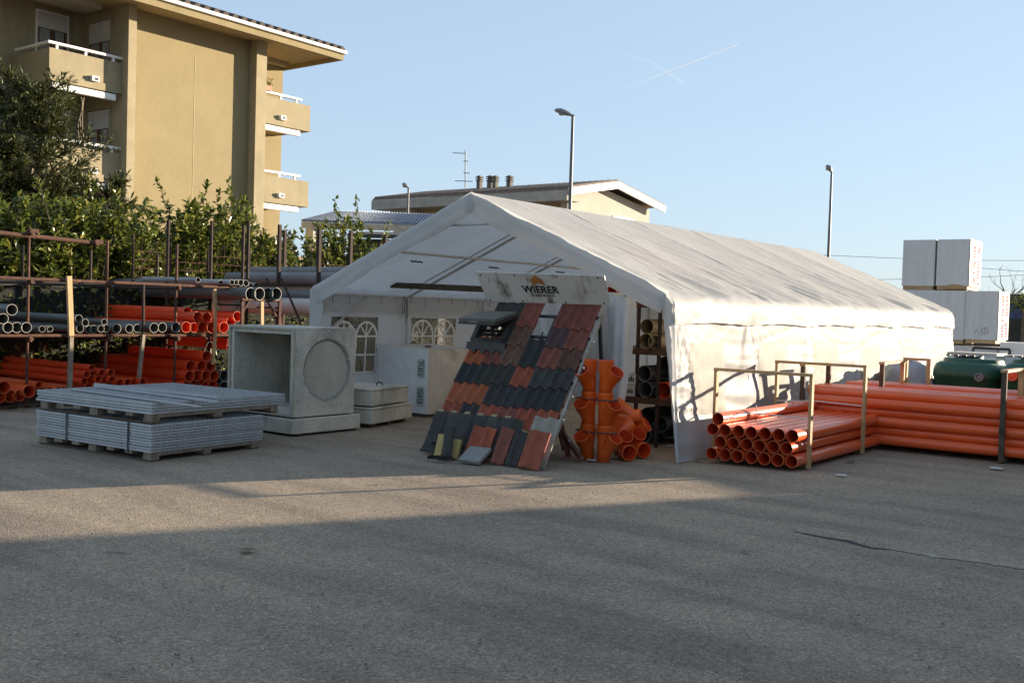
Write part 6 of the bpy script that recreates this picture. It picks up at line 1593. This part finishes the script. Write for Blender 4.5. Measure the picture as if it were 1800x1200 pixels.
# ------------------------------------------------------------------ packs of white blocks
def packs():
    YP = 27.0
    specs = [((1588, 422), (1641.5, 505), 'left upper white block pack of the tall stack', 0, False), ((1648, 421), (1702, 505), 'right upper white block pack with red printed film on its side', 0, True),
             ((1583, 509), (1640, 600), 'lower block pack half hidden by the tent roof', 1, False), ((1643, 510), (1694, 600), 'lower block pack in the middle of the stack', 1, False), ((1698, 511), (1752, 600), 'lower right block pack with red and purple print on its side', 1, True)]
    for (p0, p1, lab, row, side) in specs:
        a, b = on_y(*p0, YP), on_y(*p1, YP); z1, z0 = a[2], b[2]
        T = thing('block_pack', lab, 'block pack', ((a[0] + b[0]) / 2, YP + .6, z0), 'white block packs')
        D_ = 1.15
        bx('block_body', (a[0], YP, z0 + .03), (b[0], YP + D_, z1), block_m, T, .015)
        # courses of blocks, recessed joints on the shaded front
        for k in range(4):
            zz = z0 + .03 + (z1 - z0 - .03) * (k + .5) / 4.; h = (z1 - z0 - .03) / 8 - .004
            for j in range(2):
                xx0 = a[0] + .02 + (b[0] - a[0] - .04) * j / 2; bx('block', (xx0 + .002, YP - .006, zz - h), (xx0 + (b[0] - a[0] - .04) / 2 - .002, YP + .001, zz + h), block_m, T)
        bx('pallet_base', (a[0] + .03, YP + .02, z0 - .06), (b[0] - .03, YP + D_ - .02, z0 + .028), wood_new, T)
        def fn(u, v): return (b[0] + .012 + .004 * ridged(u * 4, v * 3, row, 1), YP + .0 + (D_) * u, z0 + .03 + (z1 - z0 - .03) * v)
        film = sheet(fn, np.linspace(0, 1, 18), np.linspace(0, 1, 22)).build('wrap_film', block_wrap, T)
        if side:
            pr_ = random.Random(3 + row)
            for col_ in range(2):
                y_ = YP + D_ * (.30 + .36 * col_); zz = z0 + .1
                while zz < z1 - .12:
                    h = pr_.uniform(.085, .13); wd = pr_.uniform(.2, .3)
                    m_ = purple_print if (row == 1 and zz < z0 + .38) else red_print
                    if pr_.random() < .9:
                        g_ = MB(); s_ = .035; X0, X1 = b[0] + .015, b[0] + .0185; wd = min(wd, .26)
                        def st(ya, yb, za, zb): g_.box((X0, y_ + ya, zz + za), (X1, y_ + yb, zz + zb))
                        st(0, wd, 0, s_)
                        if pr_.random() < .75: st(0, wd, h - s_, h)
                        if pr_.random() < .7: st(0, s_ * 1.3, s_ + .0005, h - s_ - .0005)
                        if pr_.random() < .6: st(wd - s_ * 1.3, wd, s_ + .0005, h - s_ - .0005)
                        g_.build('printed_mark', m_, film)
                    zz += h + pr_.uniform(.012, .04)
        if side and row == 1:
            mk = mat('grey_print', (.30, .30, .29), .8); c = on_y(1731, 582, YP)
            mb = MB(); R_ = .075; P_ = [(c[0] + R_ * math.cos(t), YP - .009, c[2] + R_ * 1.1 * math.sin(t)) for t in np.linspace(0, 2 * math.pi, 21)]
            mb.tube(P_, .006, 4); mb.tube([(c[0] - R_, YP - .009, c[2]), (c[0] + R_, YP - .009, c[2])], .004, 4); mb.tube([(c[0], YP - .009, c[2] - R_), (c[0], YP - .009, c[2] + R_)], .004, 4)
            mb.tube([(c[0] - .24, YP - .009, c[2] - .08), (c[0] - .18, YP - .009, c[2] + .04), (c[0] - .13, YP - .009, c[2] - .07)], .006, 4); mb.build('printed_emblem', mk, T)
    a, b = on_y(1694, 601, YP - .3), on_y(1752, 601, YP - .3)
    T = thing('block_pack', 'low grey block pack at the foot of the stack behind the slabs', 'block pack', (a[0], YP, 0), 'white block packs'); bx('block_body', (a[0] - 3.2, YP - .3, .02), (b[0], YP + .84, a[2] - .12), block_m, T); bx('wrap_film', (a[0] - 3.2, YP - .305, a[2] - .119), (b[0] + .005, YP + .845, a[2] - .10), wrap_m, T)
    a, b = on_y(1756, 601, YP - .6), on_y(1850, 604, YP - .6)
    T = thing('sheet_stack', 'stack of grey wrapped sheets at the right of the block packs', 'sheet stack', (a[0], YP, 0))
    for k in range(4): bx('sheet_pack', (a[0] + .03 * (k % 2), YP - .6 - .02 * (k % 2), .02 + k * (a[2] - .02) / 4 + .004), (b[0], YP + .5, .02 + (k + 1) * (a[2] - .02) / 4), [galv_flat, wrap_m][k % 2], T)
    a, b = on_y(1711, 611, YP - 1.0), on_y(1775, 614, YP - 1.0); mb = MB().tube([a, b], .03, 6).tube([b, (b[0], b[1], 0)], .03, 6).tube([a, (a[0], a[1], 0)], .03, 6)
    tag(mb.build('pipe_rail', black_paint), 'low black pipe rail in front of the grey block pack', 'rail')
    # the two upper packs get a folded cardboard skirt
    for p0, p1, pk in (((1655, 505), (1700, 505), 'front'),):
        a, b = on_y(*p0, YP - .02), on_y(*p1, YP - .02); pts = []
        for t in np.linspace(0, 1, 9): pts.append(Vector((a[0] + (b[0] - a[0]) * t, YP - .03, a[2] + .075 * math.sin(math.pi * t) ** .8 + .004)))
        for t in (1, 0): pts.append(Vector((a[0] + (b[0] - a[0]) * t, YP - .03, a[2] - .02)))
        tag(MB().prism(pts, (0, .018, 0)).build('cardboard_skirt', mat('card_board', (.42, .28, .13), .8)), 'curved brown cardboard under the right upper block pack', 'cardboard')
packs()

# ------------------------------------------------------------------ litter
def scraps():
    paper = mat('paper_scrap', (.62, .62, .60), .7, (.4, .4, .4), 30)
    for i, (px, py, s, m, lab) in enumerate(((1040, 812, .055, paper, 'crumpled paper scrap on the ground before the orange fittings'), (1752, 826, .07, paper, 'white paper scrap lying before the dark frame post'),
                                          (434, 971, .05, mat('dry_leaf_big', (.22, .15, .10), .8), 'lone dry leaf on the shaded asphalt'), (1228, 812, .05, mat('brown_scrap', (.30, .17, .09), .8), 'brown scrap by the foot of the tent wall'),
                                          (1495, 814, .05, mat('dark_scrap', (.06, .055, .05), .9), 'dark scrap on the asphalt before the small bundle'), (1478, 838, .05, paper, 'small pale scrap on the shaded asphalt at the right'))):
        c = on_z(px, py); mb = MB(); n = 5; vs = []
        for a in range(n):
            for b in range(n): vs.append((c[0] + (a / 4. - .5) * s * 2 + .2 * s * nz(a, b, i), c[1] + (b / 4. - .5) * s * 1.4, .022 + s * .28 * abs(nz(a * .8, b * .8, i * 3)) ))
        mb.add(vs, [(a * n + b, (a + 1) * n + b, (a + 1) * n + b + 1, a * n + b + 1) for a in range(n - 1) for b in range(n - 1)])
        tag(mb.build('scrap', m), lab, 'litter')
    c = on_z(1077, 806); y = mat('pale_cast_scrap', (.45, .38, .25), .7)
    T = thing('cast_offcut', 'small pale I shaped offcut standing on the ground by the fittings', 'offcut', tuple(c))
    bx('top_flange', (c[0] - .06, c[1] - .02, .10), (c[0] + .06, c[1] + .03, .125), y, T); bx('web', (c[0] - .02, c[1] - .015, .04), (c[0] + .02, c[1] + .025, .0995), y, T); bx('bottom_flange', (c[0] - .055, c[1] - .02, .014), (c[0] + .055, c[1] + .03, .0395), y, T)
    a, b = on_z(1172, 788), on_z(1188, 787); tag(MB().tube([(a[0], a[1], .03), (b[0], b[1], .03)], .012, 6).build('steel_rod', galv_flat), 'thin rod lying on the ground at the tent leg', 'rod')
    mb = MB()
    for i in range(420):
        px, py = rnd.uniform(0, 1800), rnd.uniform(760, 1190); c = on_z(px, py); s = rnd.uniform(.004, .011)
        mb.add([(c[0] + s, c[1], .012), (c[0], c[1] + s, .012), (c[0] - s, c[1], .012), (c[0], c[1] - s, .012), (c[0], c[1], .012 + s)], [(0, 1, 4), (1, 2, 4), (2, 3, 4), (3, 0, 4)])
    tag(mb.build('gravel', mat('loose_grit', (.22, .21, .19), .9, (.08, .08, .075), 3)), kind='stuff')
scraps()
